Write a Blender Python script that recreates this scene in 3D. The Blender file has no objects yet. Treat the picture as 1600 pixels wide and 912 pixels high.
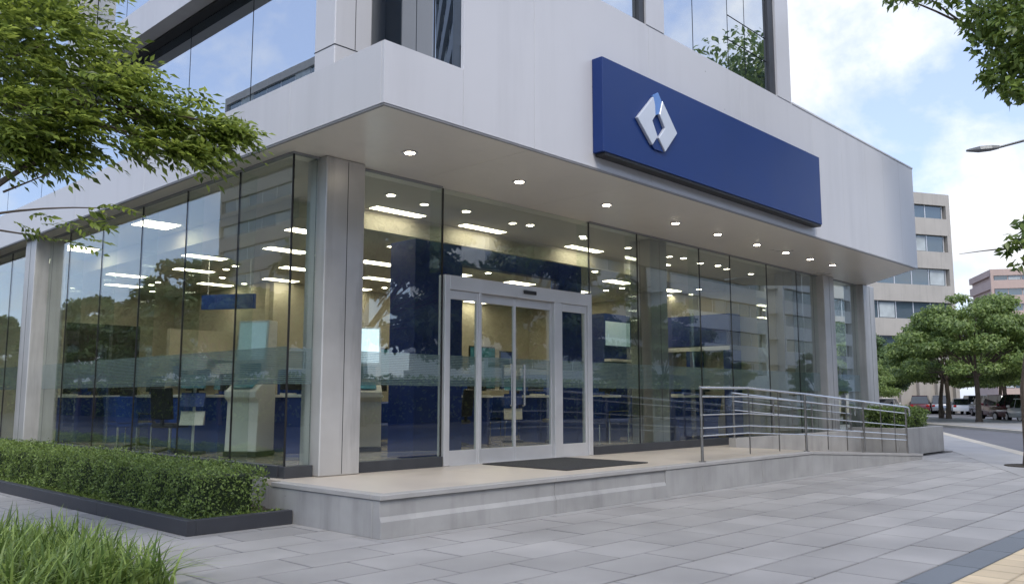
import bpy, bmesh, math, random
import numpy as np
from mathutils import Vector, Matrix
random.seed(7); RNG = np.random.default_rng(11)
SC = bpy.context.scene; COL = SC.collection
R = math.radians

# ------------------------------------------------------------------ camera, sky, sun, exposure
cam_d = bpy.data.cameras.new('camera'); cam = bpy.data.objects.new('camera', cam_d); COL.objects.link(cam)
cam.location = (0, 0, 1.4); cam.rotation_euler = (R(90 + 7.05), 0, R(43.6 - 90))
cam_d.sensor_width = 36; cam_d.lens = 1337 / 1600 * 36; cam_d.clip_start = .1; cam_d.clip_end = 3000
SC.camera = cam

SUN_EL, SUN_AZ = 52, -126          # azimuth: degrees from +X towards +Y, the side the sun stands on
world = bpy.data.worlds.new('World'); SC.world = world; world.use_nodes = True
nt = world.node_tree; nt.nodes.clear(); N = nt.nodes.new; L = nt.links.new
def vm(op, a, b=None):
    n = N('ShaderNodeVectorMath'); n.operation = op
    for i, q in enumerate((a, b)):
        if q is None: continue
        if isinstance(q, (tuple, list)): n.inputs[i].default_value = q
        else: L(q, n.inputs[i])
    return n
def fm(op, a, b=None, clamp=False):
    n = N('ShaderNodeMath'); n.operation = op; n.use_clamp = clamp
    for i, q in enumerate((a, b)):
        if q is None: continue
        if isinstance(q, (int, float)): n.inputs[i].default_value = q
        else: L(q, n.inputs[i])
    return n.outputs[0]
sky = N('ShaderNodeTexSky'); sky.sky_type = 'NISHITA'; sky.sun_disc = False
sky.sun_elevation = R(SUN_EL); sky.sun_rotation = R(90 - SUN_AZ); sky.air_density = 1.0; sky.dust_density = .8; sky.ozone_density = 1.2
tc = N('ShaderNodeTexCoord'); dirv = vm('NORMALIZE', tc.outputs['Generated']).outputs[0]
sx = N('ShaderNodeSeparateXYZ'); L(dirv, sx.inputs[0])
den = fm('ADD', fm('MAXIMUM', sx.outputs[2], 0.0), 0.22)
cmb = N('ShaderNodeCombineXYZ'); L(fm('DIVIDE', sx.outputs[0], den), cmb.inputs[0]); L(fm('DIVIDE', sx.outputs[1], den), cmb.inputs[1])
cmb.inputs[2].default_value = 3.7
no = N('ShaderNodeTexNoise'); no.inputs['Scale'].default_value = 1.7; no.inputs['Detail'].default_value = 10; no.inputs['Roughness'].default_value = .56
no.inputs['Distortion'].default_value = .35; L(vm('ADD', cmb.outputs[0], (5.1, 2.2, 0)).outputs[0], no.inputs['Vector'])
no2 = N('ShaderNodeTexNoise'); no2.inputs['Scale'].default_value = 9; no2.inputs['Detail'].default_value = 8; no2.inputs['Roughness'].default_value = .6; L(dirv, no2.inputs['Vector'])
def blob(d, w):                  # a bank of cloud lying in direction d
    dd = Vector(d).normalized(); dt = N('ShaderNodeVectorMath'); dt.operation = 'DOT_PRODUCT'; L(dirv, dt.inputs[0]); dt.inputs[1].default_value = dd
    mrn = N('ShaderNodeMapRange'); mrn.interpolation_type = 'SMOOTHSTEP'; mrn.inputs[1].default_value = 1 - w; mrn.inputs[2].default_value = 1.0; L(dt.outputs['Value'], mrn.inputs[0]); return mrn.outputs[0]
bias = fm('ADD', fm('MULTIPLY', blob((.868, .335, .375), .03), .15), fm('MULTIPLY', blob((.957, .228, .165), .008), .24))
dens = fm('ADD', fm('ADD', no.outputs[0], bias), fm('MULTIPLY', fm('SUBTRACT', no2.outputs[0], .5), .42))
rmp = N('ShaderNodeValToRGB'); rmp.color_ramp.elements[0].position = .50; rmp.color_ramp.elements[1].position = .73; L(dens, rmp.inputs[0])
rmp2 = N('ShaderNodeValToRGB'); L(no2.outputs[0], rmp2.inputs[0])
rmp2.color_ramp.elements[0].position = .35; rmp2.color_ramp.elements[1].position = .65
rmp2.color_ramp.elements[0].color = (3.45, 3.6, 3.9, 1); rmp2.color_ramp.elements[1].color = (4.7, 4.7, 4.7, 1)
mx = N('ShaderNodeMix'); mx.data_type = 'RGBA'; L(rmp.outputs[0], mx.inputs[0]); L(rmp2.outputs[0], mx.inputs[7])
hz = N('ShaderNodeMix'); hz.data_type = 'RGBA'; hz.inputs[0].default_value = .62; L(sky.outputs[0], hz.inputs[6]); hz.inputs[7].default_value = (2.35, 2.8, 4.15, 1)
L(hz.outputs[2], mx.inputs[6])
bg = N('ShaderNodeBackground'); bg.inputs[1].default_value = .14; L(mx.outputs[2], bg.inputs[0])
wo_ = N('ShaderNodeOutputWorld'); L(bg.outputs[0], wo_.inputs[0])

sun_d = bpy.data.lights.new('sun', 'SUN'); sun_d.energy = 1.3; sun_d.angle = R(28); sun_d.color = (1, .95, .87)
sun = bpy.data.objects.new('sun', sun_d); COL.objects.link(sun)
sdir = Vector((math.cos(R(SUN_EL)) * math.cos(R(SUN_AZ)), math.cos(R(SUN_EL)) * math.sin(R(SUN_AZ)), math.sin(R(SUN_EL))))
sun.rotation_euler = (-sdir).to_track_quat('-Z', 'Y').to_euler(); sun.location = sdir * 60
SC.view_settings.view_transform = 'Standard'; SC.view_settings.look = 'None'; SC.view_settings.gamma = 1; SC.view_settings.exposure = 1.0
SC.render.engine = 'CYCLES'; SC.cycles.use_denoising = True; SC.cycles.max_bounces = 8; SC.cycles.diffuse_bounces = 3; SC.cycles.glossy_bounces = 3; SC.cycles.use_adaptive_sampling = True; SC.cycles.adaptive_threshold = .02
SC.cycles.transparent_max_bounces = 32; SC.cycles.sample_clamp_indirect = 6; SC.cycles.use_light_tree = True; SC.cycles.caustics_reflective = False

# ------------------------------------------------------------------ materials
def mat(name, col, rough=.6, metal=0, var=.12, scale=3, bump=0, bscale=40, objrand=0, island=0, spec=.5, stain=0, coat=0, sscale=1.6, specks=0, edge=0):
    """Principled surface whose colour drifts with a soft noise; optional fine relief, streaky stains, per-object or per-island tone."""
    m = bpy.data.materials.new(name); m.use_nodes = True; t = m.node_tree; n = t.nodes; l = t.links.new
    b = n['Principled BSDF']; b.inputs['Roughness'].default_value = rough; b.inputs['Metallic'].default_value = metal
    b.inputs['Specular IOR Level'].default_value = spec; b.inputs['Coat Weight'].default_value = coat
    c = n.new('ShaderNodeTexCoord'); nz = n.new('ShaderNodeTexNoise'); nz.inputs['Scale'].default_value = scale; nz.inputs['Detail'].default_value = 5
    geo = n.new('ShaderNodeNewGeometry'); l(geo.outputs['Position'], nz.inputs['Vector'])
    mr = n.new('ShaderNodeMapRange'); mr.inputs[3].default_value = 1 - var; mr.inputs[4].default_value = 1 + var
    mr.inputs[1].default_value = .25; mr.inputs[2].default_value = .75; l(nz.outputs[0], mr.inputs[0]); val = mr.outputs[0]
    def mul(a, q):
        k = n.new('ShaderNodeMath'); k.operation = 'MULTIPLY'; l(a, k.inputs[0]); l(q, k.inputs[1]); return k.outputs[0]
    if objrand or island:
        src = n.new('ShaderNodeObjectInfo').outputs['Random'] if objrand else geo.outputs['Random Per Island']
        a = objrand or island; q = n.new('ShaderNodeMapRange'); q.inputs[3].default_value = 1 - a; q.inputs[4].default_value = 1 + a; l(src, q.inputs[0]); val = mul(val, q.outputs[0])
    if stain:
        mp = n.new('ShaderNodeMapping'); mp.inputs['Scale'].default_value = (2.6, 2.6, .22); l(geo.outputs['Position'], mp.inputs[0])
        s = n.new('ShaderNodeTexNoise'); s.inputs['Scale'].default_value = sscale; s.inputs['Detail'].default_value = 7; s.inputs['Roughness'].default_value = .65; l(mp.outputs[0], s.inputs['Vector'])
        q = n.new('ShaderNodeMapRange'); q.inputs[1].default_value = .5; q.inputs[2].default_value = .78; q.inputs[3].default_value = 1; q.inputs[4].default_value = 1 - stain; l(s.outputs[0], q.inputs[0]); val = mul(val, q.outputs[0])
    if specks:
        v = n.new('ShaderNodeTexVoronoi'); v.inputs['Scale'].default_value = specks; l(geo.outputs['Position'], v.inputs['Vector'])
        q = n.new('ShaderNodeMapRange'); q.inputs[1].default_value = .012; q.inputs[2].default_value = .024; q.inputs[3].default_value = .5; q.inputs[4].default_value = 1; l(v.outputs['Distance'], q.inputs[0]); val = mul(val, q.outputs[0])
    if edge:
        sp = n.new('ShaderNodeSeparateXYZ'); l(c.outputs['Object'], sp.inputs[0]); es = []
        for ax, half in ((0, edge[0]), (1, edge[1])):
            ab = n.new('ShaderNodeMath'); ab.operation = 'ABSOLUTE'; l(sp.outputs[ax], ab.inputs[0]); q = n.new('ShaderNodeMapRange'); q.inputs[1].default_value = half - .022; q.inputs[2].default_value = half - .001; q.inputs[3].default_value = 1; q.inputs[4].default_value = .74; l(ab.outputs[0], q.inputs[0]); val = mul(val, q.outputs[0])
    hs = n.new('ShaderNodeVectorMath'); hs.operation = 'SCALE'; hs.inputs[0].default_value = col[:3]; l(val, hs.inputs['Scale']); l(hs.outputs[0], b.inputs['Base Color'])
    r2 = n.new('ShaderNodeMapRange'); r2.inputs[3].default_value = max(0, rough - .08); r2.inputs[4].default_value = min(1, rough + .08); l(nz.outputs[0], r2.inputs[0]); l(r2.outputs[0], b.inputs['Roughness'])
    if bump:
        f = n.new('ShaderNodeTexNoise'); f.inputs['Scale'].default_value = bscale; f.inputs['Detail'].default_value = 4; l(geo.outputs['Position'], f.inputs['Vector'])
        u = n.new('ShaderNodeBump'); u.inputs['Strength'].default_value = bump; u.inputs['Distance'].default_value = .01; l(f.outputs[0], u.inputs['Height']); l(u.outputs[0], b.inputs['Normal'])
    return m
def leafmat(name, c1, c2, trans=.35, rough=.45):
    m = bpy.data.materials.new(name); m.use_nodes = True; t = m.node_tree; n = t.nodes; l = t.links.new; b = n['Principled BSDF']; out = n['Material Output']
    g = n.new('ShaderNodeNewGeometry'); mxx = n.new('ShaderNodeMix'); mxx.data_type = 'RGBA'; l(g.outputs['Random Per Island'], mxx.inputs[0])
    mxx.inputs[6].default_value = (*c1, 1); mxx.inputs[7].default_value = (*c2, 1); l(mxx.outputs[2], b.inputs['Base Color']); b.inputs['Roughness'].default_value = rough
    tr = n.new('ShaderNodeBsdfTranslucent'); hsv = n.new('ShaderNodeHueSaturation'); hsv.inputs['Value'].default_value = 1.6; hsv.inputs['Hue'].default_value = .485; l(mxx.outputs[2], hsv.inputs['Color']); l(hsv.outputs[0], tr.inputs[0])
    ms = n.new('ShaderNodeMixShader'); ms.inputs[0].default_value = trans; l(b.outputs[0], ms.inputs[1]); l(tr.outputs[0], ms.inputs[2]); l(ms.outputs[0], out.inputs[0]); return m
def glassmat(name, tint, f0, dark=None, rough=0.0, wob=0):
    """Clear pane: straight-through light plus a mirror share that grows towards grazing (Schlick). dark: coated glass with little seen behind."""
    m = bpy.data.materials.new(name); m.use_nodes = True; t = m.node_tree; n = t.nodes; l = t.links.new; n.remove(n['Principled BSDF']); out = n['Material Output']
    g = n.new('ShaderNodeNewGeometry'); d = n.new('ShaderNodeVectorMath'); d.operation = 'DOT_PRODUCT'; l(g.outputs['Incoming'], d.inputs[0]); l(g.outputs['Normal'], d.inputs[1])
    def mth(op, a, b_=None):
        k = n.new('ShaderNodeMath'); k.operation = op; k.use_clamp = False
        for i, q in enumerate((a, b_)):
            if q is None: continue
            if isinstance(q, (int, float)): k.inputs[i].default_value = q
            else: l(q, k.inputs[i])
        return k.outputs[0]
    c = mth('ABSOLUTE', d.outputs['Value']); p = mth('POWER', mth('SUBTRACT', 1.0, c), 5.0); F = mth('ADD', mth('MULTIPLY', p, 1 - f0), f0)
    gl = n.new('ShaderNodeBsdfGlossy'); gl.inputs['Roughness'].default_value = rough; gl.inputs['Color'].default_value = (.93, .97, 1, 1)
    if wob:
        nz = n.new('ShaderNodeTexNoise'); nz.inputs['Scale'].default_value = .9; l(g.outputs['Position'], nz.inputs['Vector']); u = n.new('ShaderNodeBump'); u.inputs['Strength'].default_value = wob; u.inputs['Distance'].default_value = .02
        l(nz.outputs[0], u.inputs['Height']); l(u.outputs[0], gl.inputs['Normal'])
    if dark is None:
        tr = n.new('ShaderNodeBsdfTransparent'); tr.inputs[0].default_value = (*tint, 1)
    else:
        tr = n.new('ShaderNodeBsdfDiffuse'); tr.inputs[0].default_value = (*dark, 1)
    ms = n.new('ShaderNodeMixShader'); l(F, ms.inputs[0]); l(tr.outputs[0], ms.inputs[1]); l(gl.outputs[0], ms.inputs[2]); l(ms.outputs[0], out.inputs[0]); return m
def emitmat(name, col, s):
    m = bpy.data.materials.new(name); m.use_nodes = True; t = m.node_tree; b = t.nodes['Principled BSDF']; b.inputs['Base Color'].default_value = (.8, .8, .8, 1)
    b.inputs['Emission Color'].default_value = (*col, 1); b.inputs['Emission Strength'].default_value = s; return m
def filmmat():
    m = bpy.data.materials.new('frosted_film'); m.use_nodes = True; t = m.node_tree; n = t.nodes; l = t.links.new; n.remove(n['Principled BSDF']); out = n['Material Output']
    g = n.new('ShaderNodeNewGeometry'); s = n.new('ShaderNodeSeparateXYZ'); l(g.outputs['Position'], s.inputs[0])
    k = n.new('ShaderNodeMath'); k.operation = 'MULTIPLY'; k.inputs[1].default_value = 42; l(s.outputs[2], k.inputs[0])
    fr = n.new('ShaderNodeMath'); fr.operation = 'FRACT'; l(k.outputs[0], fr.inputs[0]); gt = n.new('ShaderNodeMath'); gt.operation = 'GREATER_THAN'; gt.inputs[1].default_value = .3; l(fr.outputs[0], gt.inputs[0])
    fac = n.new('ShaderNodeMapRange'); fac.inputs[3].default_value = .2; fac.inputs[4].default_value = .62; l(gt.outputs[0], fac.inputs[0])
    tl = n.new('ShaderNodeBsdfTranslucent'); tl.inputs[0].default_value = (.42, .52, .58, 1); df = n.new('ShaderNodeBsdfDiffuse'); df.inputs[0].default_value = (.31, .40, .45, 1)
    m1 = n.new('ShaderNodeMixShader'); m1.inputs[0].default_value = .5; l(tl.outputs[0], m1.inputs[1]); l(df.outputs[0], m1.inputs[2])
    tr = n.new('ShaderNodeBsdfTransparent'); ms = n.new('ShaderNodeMixShader'); l(fac.outputs[0], ms.inputs[0]); l(tr.outputs[0], ms.inputs[1]); l(m1.outputs[0], ms.inputs[2]); l(ms.outputs[0], out.inputs[0]); return m

M = dict(
 panel=mat('aluminium_panel', (.60, .595, .61), .32, 0, .05, .45, stain=.12, sscale=.45, specks=1.4, bump=.35, bscale=.9),
 panel_edge=mat('panel_edge', (.30, .30, .31), .5),
 soffit=mat('soffit_panel', (.80, .75, .66), .30, 0, .04, .5, stain=.05),
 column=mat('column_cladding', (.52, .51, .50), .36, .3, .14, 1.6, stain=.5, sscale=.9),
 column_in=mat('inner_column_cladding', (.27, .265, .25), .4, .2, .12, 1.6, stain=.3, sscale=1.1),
 base=mat('dark_base', (.045, .048, .055), .45, 0, .15, 4),
 joint=mat('black_joint', (.012, .012, .013), .5),
 glass=glassmat('clear_glass', (.925, .96, .93), .12, wob=.03),
 coated=glassmat('coated_glass', (.5, .6, .7), .66, dark=(.03, .045, .06), wob=.02),
 coated_dark=glassmat('dark_coated_glass', (.5, .6, .7), .45, dark=(.02, .03, .045), wob=.03),
 film=filmmat(),
 alu=mat('silver_frame', (.66, .66, .67), .36, .4, .05, 3),
 chrome=mat('brushed_steel', (.62, .62, .62), .22, 1, .06, 12),
 steel_dark=mat('weathered_steel', (.30, .29, .28), .32, 1, .15, 9),
 granite=mat('granite', (.34, .335, .33), .62, 0, .16, 2.2, bump=.3, bscale=160, stain=.3, sscale=1.1, specks=2.2),
 coping=mat('coping_stone', (.36, .35, .34), .5, 0, .1, 3, bump=.15, bscale=120),
 deck=mat('beige_deck', (.50, .445, .38), .38, 0, .08, 1.4, stain=.05),
 slab=mat('paving_slab', (.305, .297, .294), .55, 0, .2, .9, bump=.22, bscale=70, objrand=.11, specks=1.7, edge=(.4245, .262)),
 slab_far=mat('paving_slab_far', (.30, .294, .292), .55, 0, .16, 1.1, bump=.22, bscale=70, island=.075),
 slab_dark=mat('charcoal_slab', (.135, .15, .17), .5, 0, .14, 1.5, bump=.2, bscale=70, objrand=.12, edge=(.49, .144)),
 tactile=mat('ochre_paver', (.52, .42, .28), .6, 0, .2, 2, bump=.2, bscale=60, objrand=.15, edge=(.1525, .149)),
 grout=mat('grout', (.035, .035, .036), .9),
 asphalt=mat('asphalt', (.12, .12, .13), .8, 0, .14, .5, bump=.3, bscale=50),
 kerb=mat('road_kerb', (.45, .41, .34), .75, 0, .12, 1),
 paint=mat('road_paint', (.7, .7, .68), .7, 0, .1, 3),
 plant_kerb=mat('charcoal_planter', (.040, .042, .050), .5, 0, .12, 3, bump=.1, bscale=90),
 soil=mat('soil', (.035, .028, .018), .95, 0, .3, 9, bump=.6, bscale=30),
 hedge=leafmat('hedge_leaf', (.06, .105, .026), (.27, .37, .10), .36, .4),
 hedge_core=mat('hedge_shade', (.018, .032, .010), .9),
 grass=leafmat('grass_blade', (.05, .10, .02), (.30, .40, .11), .35, .4),
 fgleaf=leafmat('tree_leaf', (.055, .092, .018), (.29, .37, .075), .52, .38),
 rtleaf=leafmat('broad_leaf', (.06, .11, .022), (.19, .26, .055), .35, .4),
 leafA=leafmat('street_leaf', (.07, .12, .03), (.27, .36, .11), .4, .5),
 leafB=leafmat('deep_leaf', (.045, .085, .026), (.12, .19, .055), .3, .5),
 bark=mat('bark', (.115, .09, .07), .9, 0, .3, 6, bump=.7, bscale=30),
 blue=mat('sign_blue', (.008, .033, .155), .36, 0, .05, 1, spec=.35),
 emblem=mat('emblem_silver', (.62, .65, .70), .3, .25, .04, 3),
 emblem_blue=mat('emblem_pale_blue', (.14, .28, .60), .3, .2, .1, 4),
 iblue=mat('interior_blue', (.014, .036, .19), .4, 0, .1, 2),
 iblue2=mat('furniture_blue', (.012, .05, .26), .5, 0, .1, 2),
 beige=mat('beige_wall', (.48, .445, .35), .8, 0, .05, 1),
 ceiling=mat('ceiling_white', (.60, .56, .48), .7, 0, .04, 1),
 ifloor=mat('polished_floor', (.42, .38, .32), .18, 0, .06, 1.5),
 white=mat('white_laminate', (.72, .71, .68), .4, 0, .04, 2),
 dark=mat('black_plastic', (.015, .015, .017), .45),
 darkwall=mat('dark_opening_panel', (.03, .028, .025), .5),
 mat=mat('rubber_mat', (.028, .029, .031), .9, 0, .2, 6, bump=.5, bscale=200),
 teal=mat('teal_print', (.05, .22, .30), .4, 0, .3, 5),
 panel_light=emitmat('ceiling_panel_light', (1, .88, .66), 6.5),
 spot=emitmat('downlight', (1, .88, .66), 15.0),
 screen=emitmat('screen_glow', (.62, .82, 1.0), .75),
 teal_screen=emitmat('teal_screen_glow', (.20, .50, .62), .16),
 concrete=mat('pale_concrete', (.43, .40, .36), .8, 0, .08, .6, stain=.18),
 pink=mat('pink_render', (.50, .38, .33), .85, 0, .08, .4, stain=.12),
 render_white=mat('white_render', (.80, .79, .76), .8, 0, .06, .4, stain=.15),
 dark_tower=mat('slate_cladding', (.20, .215, .235), .5, 0, .12, .5),
 window=glassmat('far_window', (.4, .5, .6), .16, dark=(.05, .075, .09)),
 curtain=mat('pale_blind', (.42, .46, .47), .8, 0, .2, 1),
 lamp_grey=mat('lamp_grey', (.16, .17, .18), .45, .3),
 tyre=mat('tyre', (.015, .015, .015), .8), rim=mat('wheel_rim', (.4, .4, .42), .35, .8),
 car_glass=glassmat('car_glass', (.4, .5, .6), .12, dark=(.012, .015, .018)),
 car_white=mat('white_car_paint', (.68, .69, .70), .25, 0, .02, 1, coat=.6), car_silver=mat('silver_car_paint', (.38, .40, .43), .25, .5, .02, 1, coat=.6),
 car_maroon=mat('maroon_car_paint', (.10, .015, .025), .25, 0, .02, 1, coat=.6), car_black=mat('black_car_paint', (.02, .022, .028), .22, 0, .02, 1, coat=.6),
 car_grey=mat('grey_car_paint', (.16, .17, .19), .25, .4, .02, 1, coat=.6),
 lens=mat('headlight_lens', (.75, .77, .8), .12), tail=mat('tail_light', (.35, .01, .01), .2),
 flag_red=mat('flag_red', (.45, .07, .04), .8, 0, .2, 3), flag_white=mat('flag_white', (.6, .6, .62), .8, 0, .2, 3), flag_orange=mat('flag_orange', (.55, .22, .05), .8, 0, .2, 3), flag_blue=mat('flag_blue', (.06, .12, .4), .8, 0, .2, 3),
)

# ------------------------------------------------------------------ builders
WO = {}                                                   # world origin of every unrotated parent
class MB:
    def __init__(s): s.v = []; s.f = []
    def add(s, vs, fs):
        o = len(s.v); s.v += [tuple(map(float, q)) for q in vs]; s.f += [tuple(o + i for i in q) for q in fs]; return s
    def box(s, x0, x1, y0, y1, z0, z1):
        return s.add([(x0,y0,z0),(x1,y0,z0),(x1,y1,z0),(x0,y1,z0),(x0,y0,z1),(x1,y0,z1),(x1,y1,z1),(x0,y1,z1)], [(3,2,1,0),(4,5,6,7),(0,1,5,4),(1,2,6,5),(2,3,7,6),(3,0,4,7)])
    def prism(s, poly, axis, a, b):
        """extrude a polygon: axis 'z' poly=(x,y); axis 'y' poly=(x,z); axis 'x' poly=(y,z)"""
        mk = {'z': lambda p, t: (p[0], p[1], t), 'y': lambda p, t: (p[0], t, p[1]), 'x': lambda p, t: (t, p[0], p[1])}[axis]
        n = len(poly); vs = [mk(p, a) for p in poly] + [mk(p, b) for p in poly]
        return s.add(vs, [tuple(range(n))[::-1], tuple(range(n, 2*n))] + [(i, (i+1) % n, n + (i+1) % n, n + i) for i in range(n)])
    def tube(s, pts, r, n=8, cap=True):
        pts = [Vector(p) for p in pts]; rs = r if isinstance(r, (list, tuple)) else [r] * len(pts); vs = []; fs = []; ref = None
        for i, p in enumerate(pts):
            d = (pts[min(i+1, len(pts)-1)] - pts[max(i-1, 0)]).normalized()
            if ref is None: ref = Vector((0,0,1)) if abs(d.z) < .9 else Vector((1,0,0))
            a = d.cross(ref).normalized(); b = a.cross(d); ref = b if abs(b.dot(d)) < .9 else ref
            for k in range(n):
                t = 2*math.pi*k/n; vs.append(p + (a*math.cos(t) + b*math.sin(t)) * rs[i])
        for i in range(len(pts)-1):
            for k in range(n): fs.append((i*n+k, i*n+(k+1) % n, (i+1)*n+(k+1) % n, (i+1)*n+k))
        if cap: fs.append(tuple(range(n))); fs.append(tuple(range((len(pts)-1)*n, len(pts)*n))[::-1])
        return s.add(vs, fs)
    def disc(s, c, r, z0, z1, n=20):
        return s.prism([(c[0] + r*math.cos(2*math.pi*k/n), c[1] + r*math.sin(2*math.pi*k/n)) for k in range(n)], 'z', z0, z1)
    def mesh(s, name, m, bevel=0, smooth=False, origin=(0,0,0)):
        me = bpy.data.meshes.new(name); o = Vector(origin); me.from_pydata([Vector(q) - o for q in s.v], [], s.f); me.validate()
        bm = bmesh.new(); bm.from_mesh(me); bmesh.ops.recalc_face_normals(bm, faces=bm.faces)
        if bevel: bmesh.ops.bevel(bm, geom=[e for e in bm.edges if len(e.link_faces) == 2 and e.calc_face_angle(0) > .5], offset=bevel, segments=1, affect='EDGES')
        bm.to_mesh(me); bm.free()
        if smooth:
            me.polygons.foreach_set('use_smooth', [True] * len(me.polygons))
            try: me.set_sharp_from_angle(angle=R(35))
            except Exception: pass
        me.materials.append(M[m] if isinstance(m, str) else m); return me
    def build(s, name, m, parent=None, bevel=0, smooth=False, local=False):
        A = np.array(s.v); lo, hi = A.min(0), A.max(0); org = Vector(((lo[0]+hi[0])/2, (lo[1]+hi[1])/2, lo[2]))
        if local: org = Vector((0,0,0))
        o = bpy.data.objects.new(name, s.mesh(name, m, bevel, smooth, org)); COL.objects.link(o); WO[o] = org
        if parent is not None: o.parent = parent; o.location = org - WO[parent]
        else: o.location = org
        return o
def tag(o, label=None, cat=None, group=None, kind=None):
    if label: o['label'] = label
    if cat: o['category'] = cat
    if group: o['group'] = group
    if kind: o['kind'] = kind
    return o
def thing(name, label, cat, loc=(0,0,0), rz=0, group=None):
    o = bpy.data.objects.new(name, None); COL.objects.link(o); o.location = loc; o.rotation_euler = (0,0,rz); o.empty_display_size = .2
    WO[o] = Vector(loc) if rz == 0 else Vector((0,0,0)); return tag(o, label, cat, group)
def box(name, m, parent, *b, bevel=0): return MB().box(*b).build(name, m, parent, bevel)
def inst(o, parent, loc, rz=0, name=None):
    """another piece sharing o's mesh, under parent"""
    c = bpy.data.objects.new(name or o.name.split('.')[0], o.data); COL.objects.link(c); c.parent = parent; c.location = loc; c.rotation_euler = (0,0,rz); return c
def copy_tree(root, loc, rz, label, group=None, scale=None):
    r = root.copy(); COL.objects.link(r); r.location = loc; r.rotation_euler = (0,0,rz)
    if scale: r.scale = scale
    r['label'] = label
    if group: r['group'] = group
    for ch in list(root.children):
        c = ch.copy(); COL.objects.link(c); c.parent = r
        for g in ch.children:
            d = g.copy(); COL.objects.link(d); d.parent = c
    return r

# leaves: many small pointed faces in one mesh
def unit(a): return a / np.maximum(np.linalg.norm(a, axis=-1, keepdims=True), 1e-9)
def leaf_mesh(name, P, A, Nn, S, m, wid=.5, fold=.12, fine=True, origin=(0,0,0)):
    """P bases, A axes, Nn rough normals, S lengths"""
    A = unit(A); side = unit(np.cross(A, Nn)); nn = np.cross(side, A); S = S[:, None]; P = P - np.array(origin); n = len(P)
    if fine:
        V = np.stack([P, P + S*(.42*A - .5*wid*side + fold*nn), P + S*(.42*A + .5*wid*side + fold*nn), P + S*.5*A, P + S*(A - .08*nn)], 1).reshape(-1, 3)
        F = np.array([[0,2,3],[2,4,3],[0,3,1],[3,4,1]]); k = 5
    else:
        V = np.stack([P, P + S*(.5*A + .5*wid*side), P + S*A, P + S*(.5*A - .5*wid*side)], 1).reshape(-1, 3); F = np.array([[0,1,2],[0,2,3]]); k = 4
    FF = (F[None] + (np.arange(n)*k)[:, None, None]).reshape(-1, 3)
    me = bpy.data.meshes.new(name); me.vertices.add(len(V)); me.vertices.foreach_set('co', V.astype(np.float32).ravel())
    me.loops.add(len(FF)*3); me.loops.foreach_set('vertex_index', FF.astype(np.int32).ravel()); me.polygons.add(len(FF))
    me.polygons.foreach_set('loop_start', (np.arange(len(FF))*3).astype(np.int32)); me.update(calc_edges=True); me.validate()
    me.materials.append(M[m]); return me
def link_mesh(name, me, parent=None, loc=(0,0,0)):
    o = bpy.data.objects.new(name, me); COL.objects.link(o); o.location = loc; WO[o] = Vector(loc)
    if parent is not None: o.parent = parent
    return o

# ------------------------------------------------------------------ ground, paving, roads
tag(MB().add([(-900,-900,-.16),(1100,-900,-.16),(1100,1100,-.16),(-900,1100,-.16)], [(0,1,2,3)]).build('ground', 'asphalt'), 'wide grey ground reaching to the horizon', 'ground', kind='structure')
KD = Vector((10.97, 5.06, 0)).normalized(); K0 = Vector((23.9, 5.56, 0)); KN = Vector((KD.y, -KD.x, 0))   # kerb line of the plaza; KN points to the road
ka, kb = K0 - KD*75, K0 + KD*75
pave = tag(MB().prism([(ka.x, ka.y), (kb.x, kb.y), (kb.x, kb.y+120), (-60, kb.y+120), (-60, ka.y)], 'z', -.155, -.027).build('pavement', 'grout'), 'grey slab pavement in front of the bank', 'pavement', kind='structure')
kp = [K0 - KD*60, K0 + KD*70, K0 + KD*70 + KN*.35, K0 - KD*60 + KN*.35]
tag(MB().prism([(p.x, p.y) for p in kp], 'z', -.15, .004).build('kerb', 'kerb'), 'pale kerb along the plaza edge', 'kerb', kind='structure')
ke = [K0 - KD*40 - KN*1.35, K0 + KD*30 - KN*1.35, K0 + KD*30 - KN*.01, K0 - KD*40 - KN*.01]
tag(MB().prism([(p.x, p.y) for p in ke], 'z', -.1, .0045).build('kerbside_paving', 'slab_far'), 'plain paved strip along the kerb', 'pavement', kind='structure')
TL, TW = .86, .535
def slab_proto(name, m, lx, ly, t=.04):
    me = MB().box(-lx/2, lx/2, -ly/2, ly/2, -t, 0).mesh(name, m, bevel=.004); return me
me_slab = slab_proto('paving_slab', 'slab', TL-.011, TW-.011); me_dark = slab_proto('border_slab', 'slab_dark', .98, .288); me_tac = slab_proto('ochre_paver', 'tactile', .305, .298)
cR = Matrix.Rotation(R(43.6-90), 3, 'Z') @ Matrix.Rotation(R(97.05), 3, 'X'); cRi = cR.transposed()
def px(p):
    q = cRi @ (Vector(p) - Vector((0,0,1.4)));
    if q.z > -.3: return None
    return (800 - 1337*q.x/q.z, 456 + 1337*q.y/q.z, -q.z)
cands = []
rows = [(2.53 + TW*(j+.5), j) for j in range(-1 - 12, 42)]
for y, j in rows:
    if 1.2 < y < 2.53: continue
    off = (j % 2) * TL * .5 + (j*37 % 5) * .04
    for i in range(-14, 62):
        x = -2 + off + i*TL
        if (Vector((x, y, 0)) - K0).dot(KN) > -.6: continue
        if 5.9 < x < 21.3 and y > 7.4: continue
        if 4.75 < x < 6.3 and y > 9.1: continue
        if x > 6.3 and y > 7.4 and x < 24.8: continue
        q = px((x, y, 0))
        if q is None:
            if x*x + y*y < 36: cands.append((0, x, y))
            continue
        infr = -60 < q[0] < 1660 and 600 < q[1] < 980
        if not infr and x*x+y*y > 250: continue
        hid = (x > 5.0 and y > 6.7 and x < 20.5) or (4.3 < x < 5.6 and y > 8.6)
        cands.append(((1 if infr and not hid else .001) * 1.0 / q[2]**3, x, y))
cands.sort(key=lambda c: -c[0])
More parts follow.
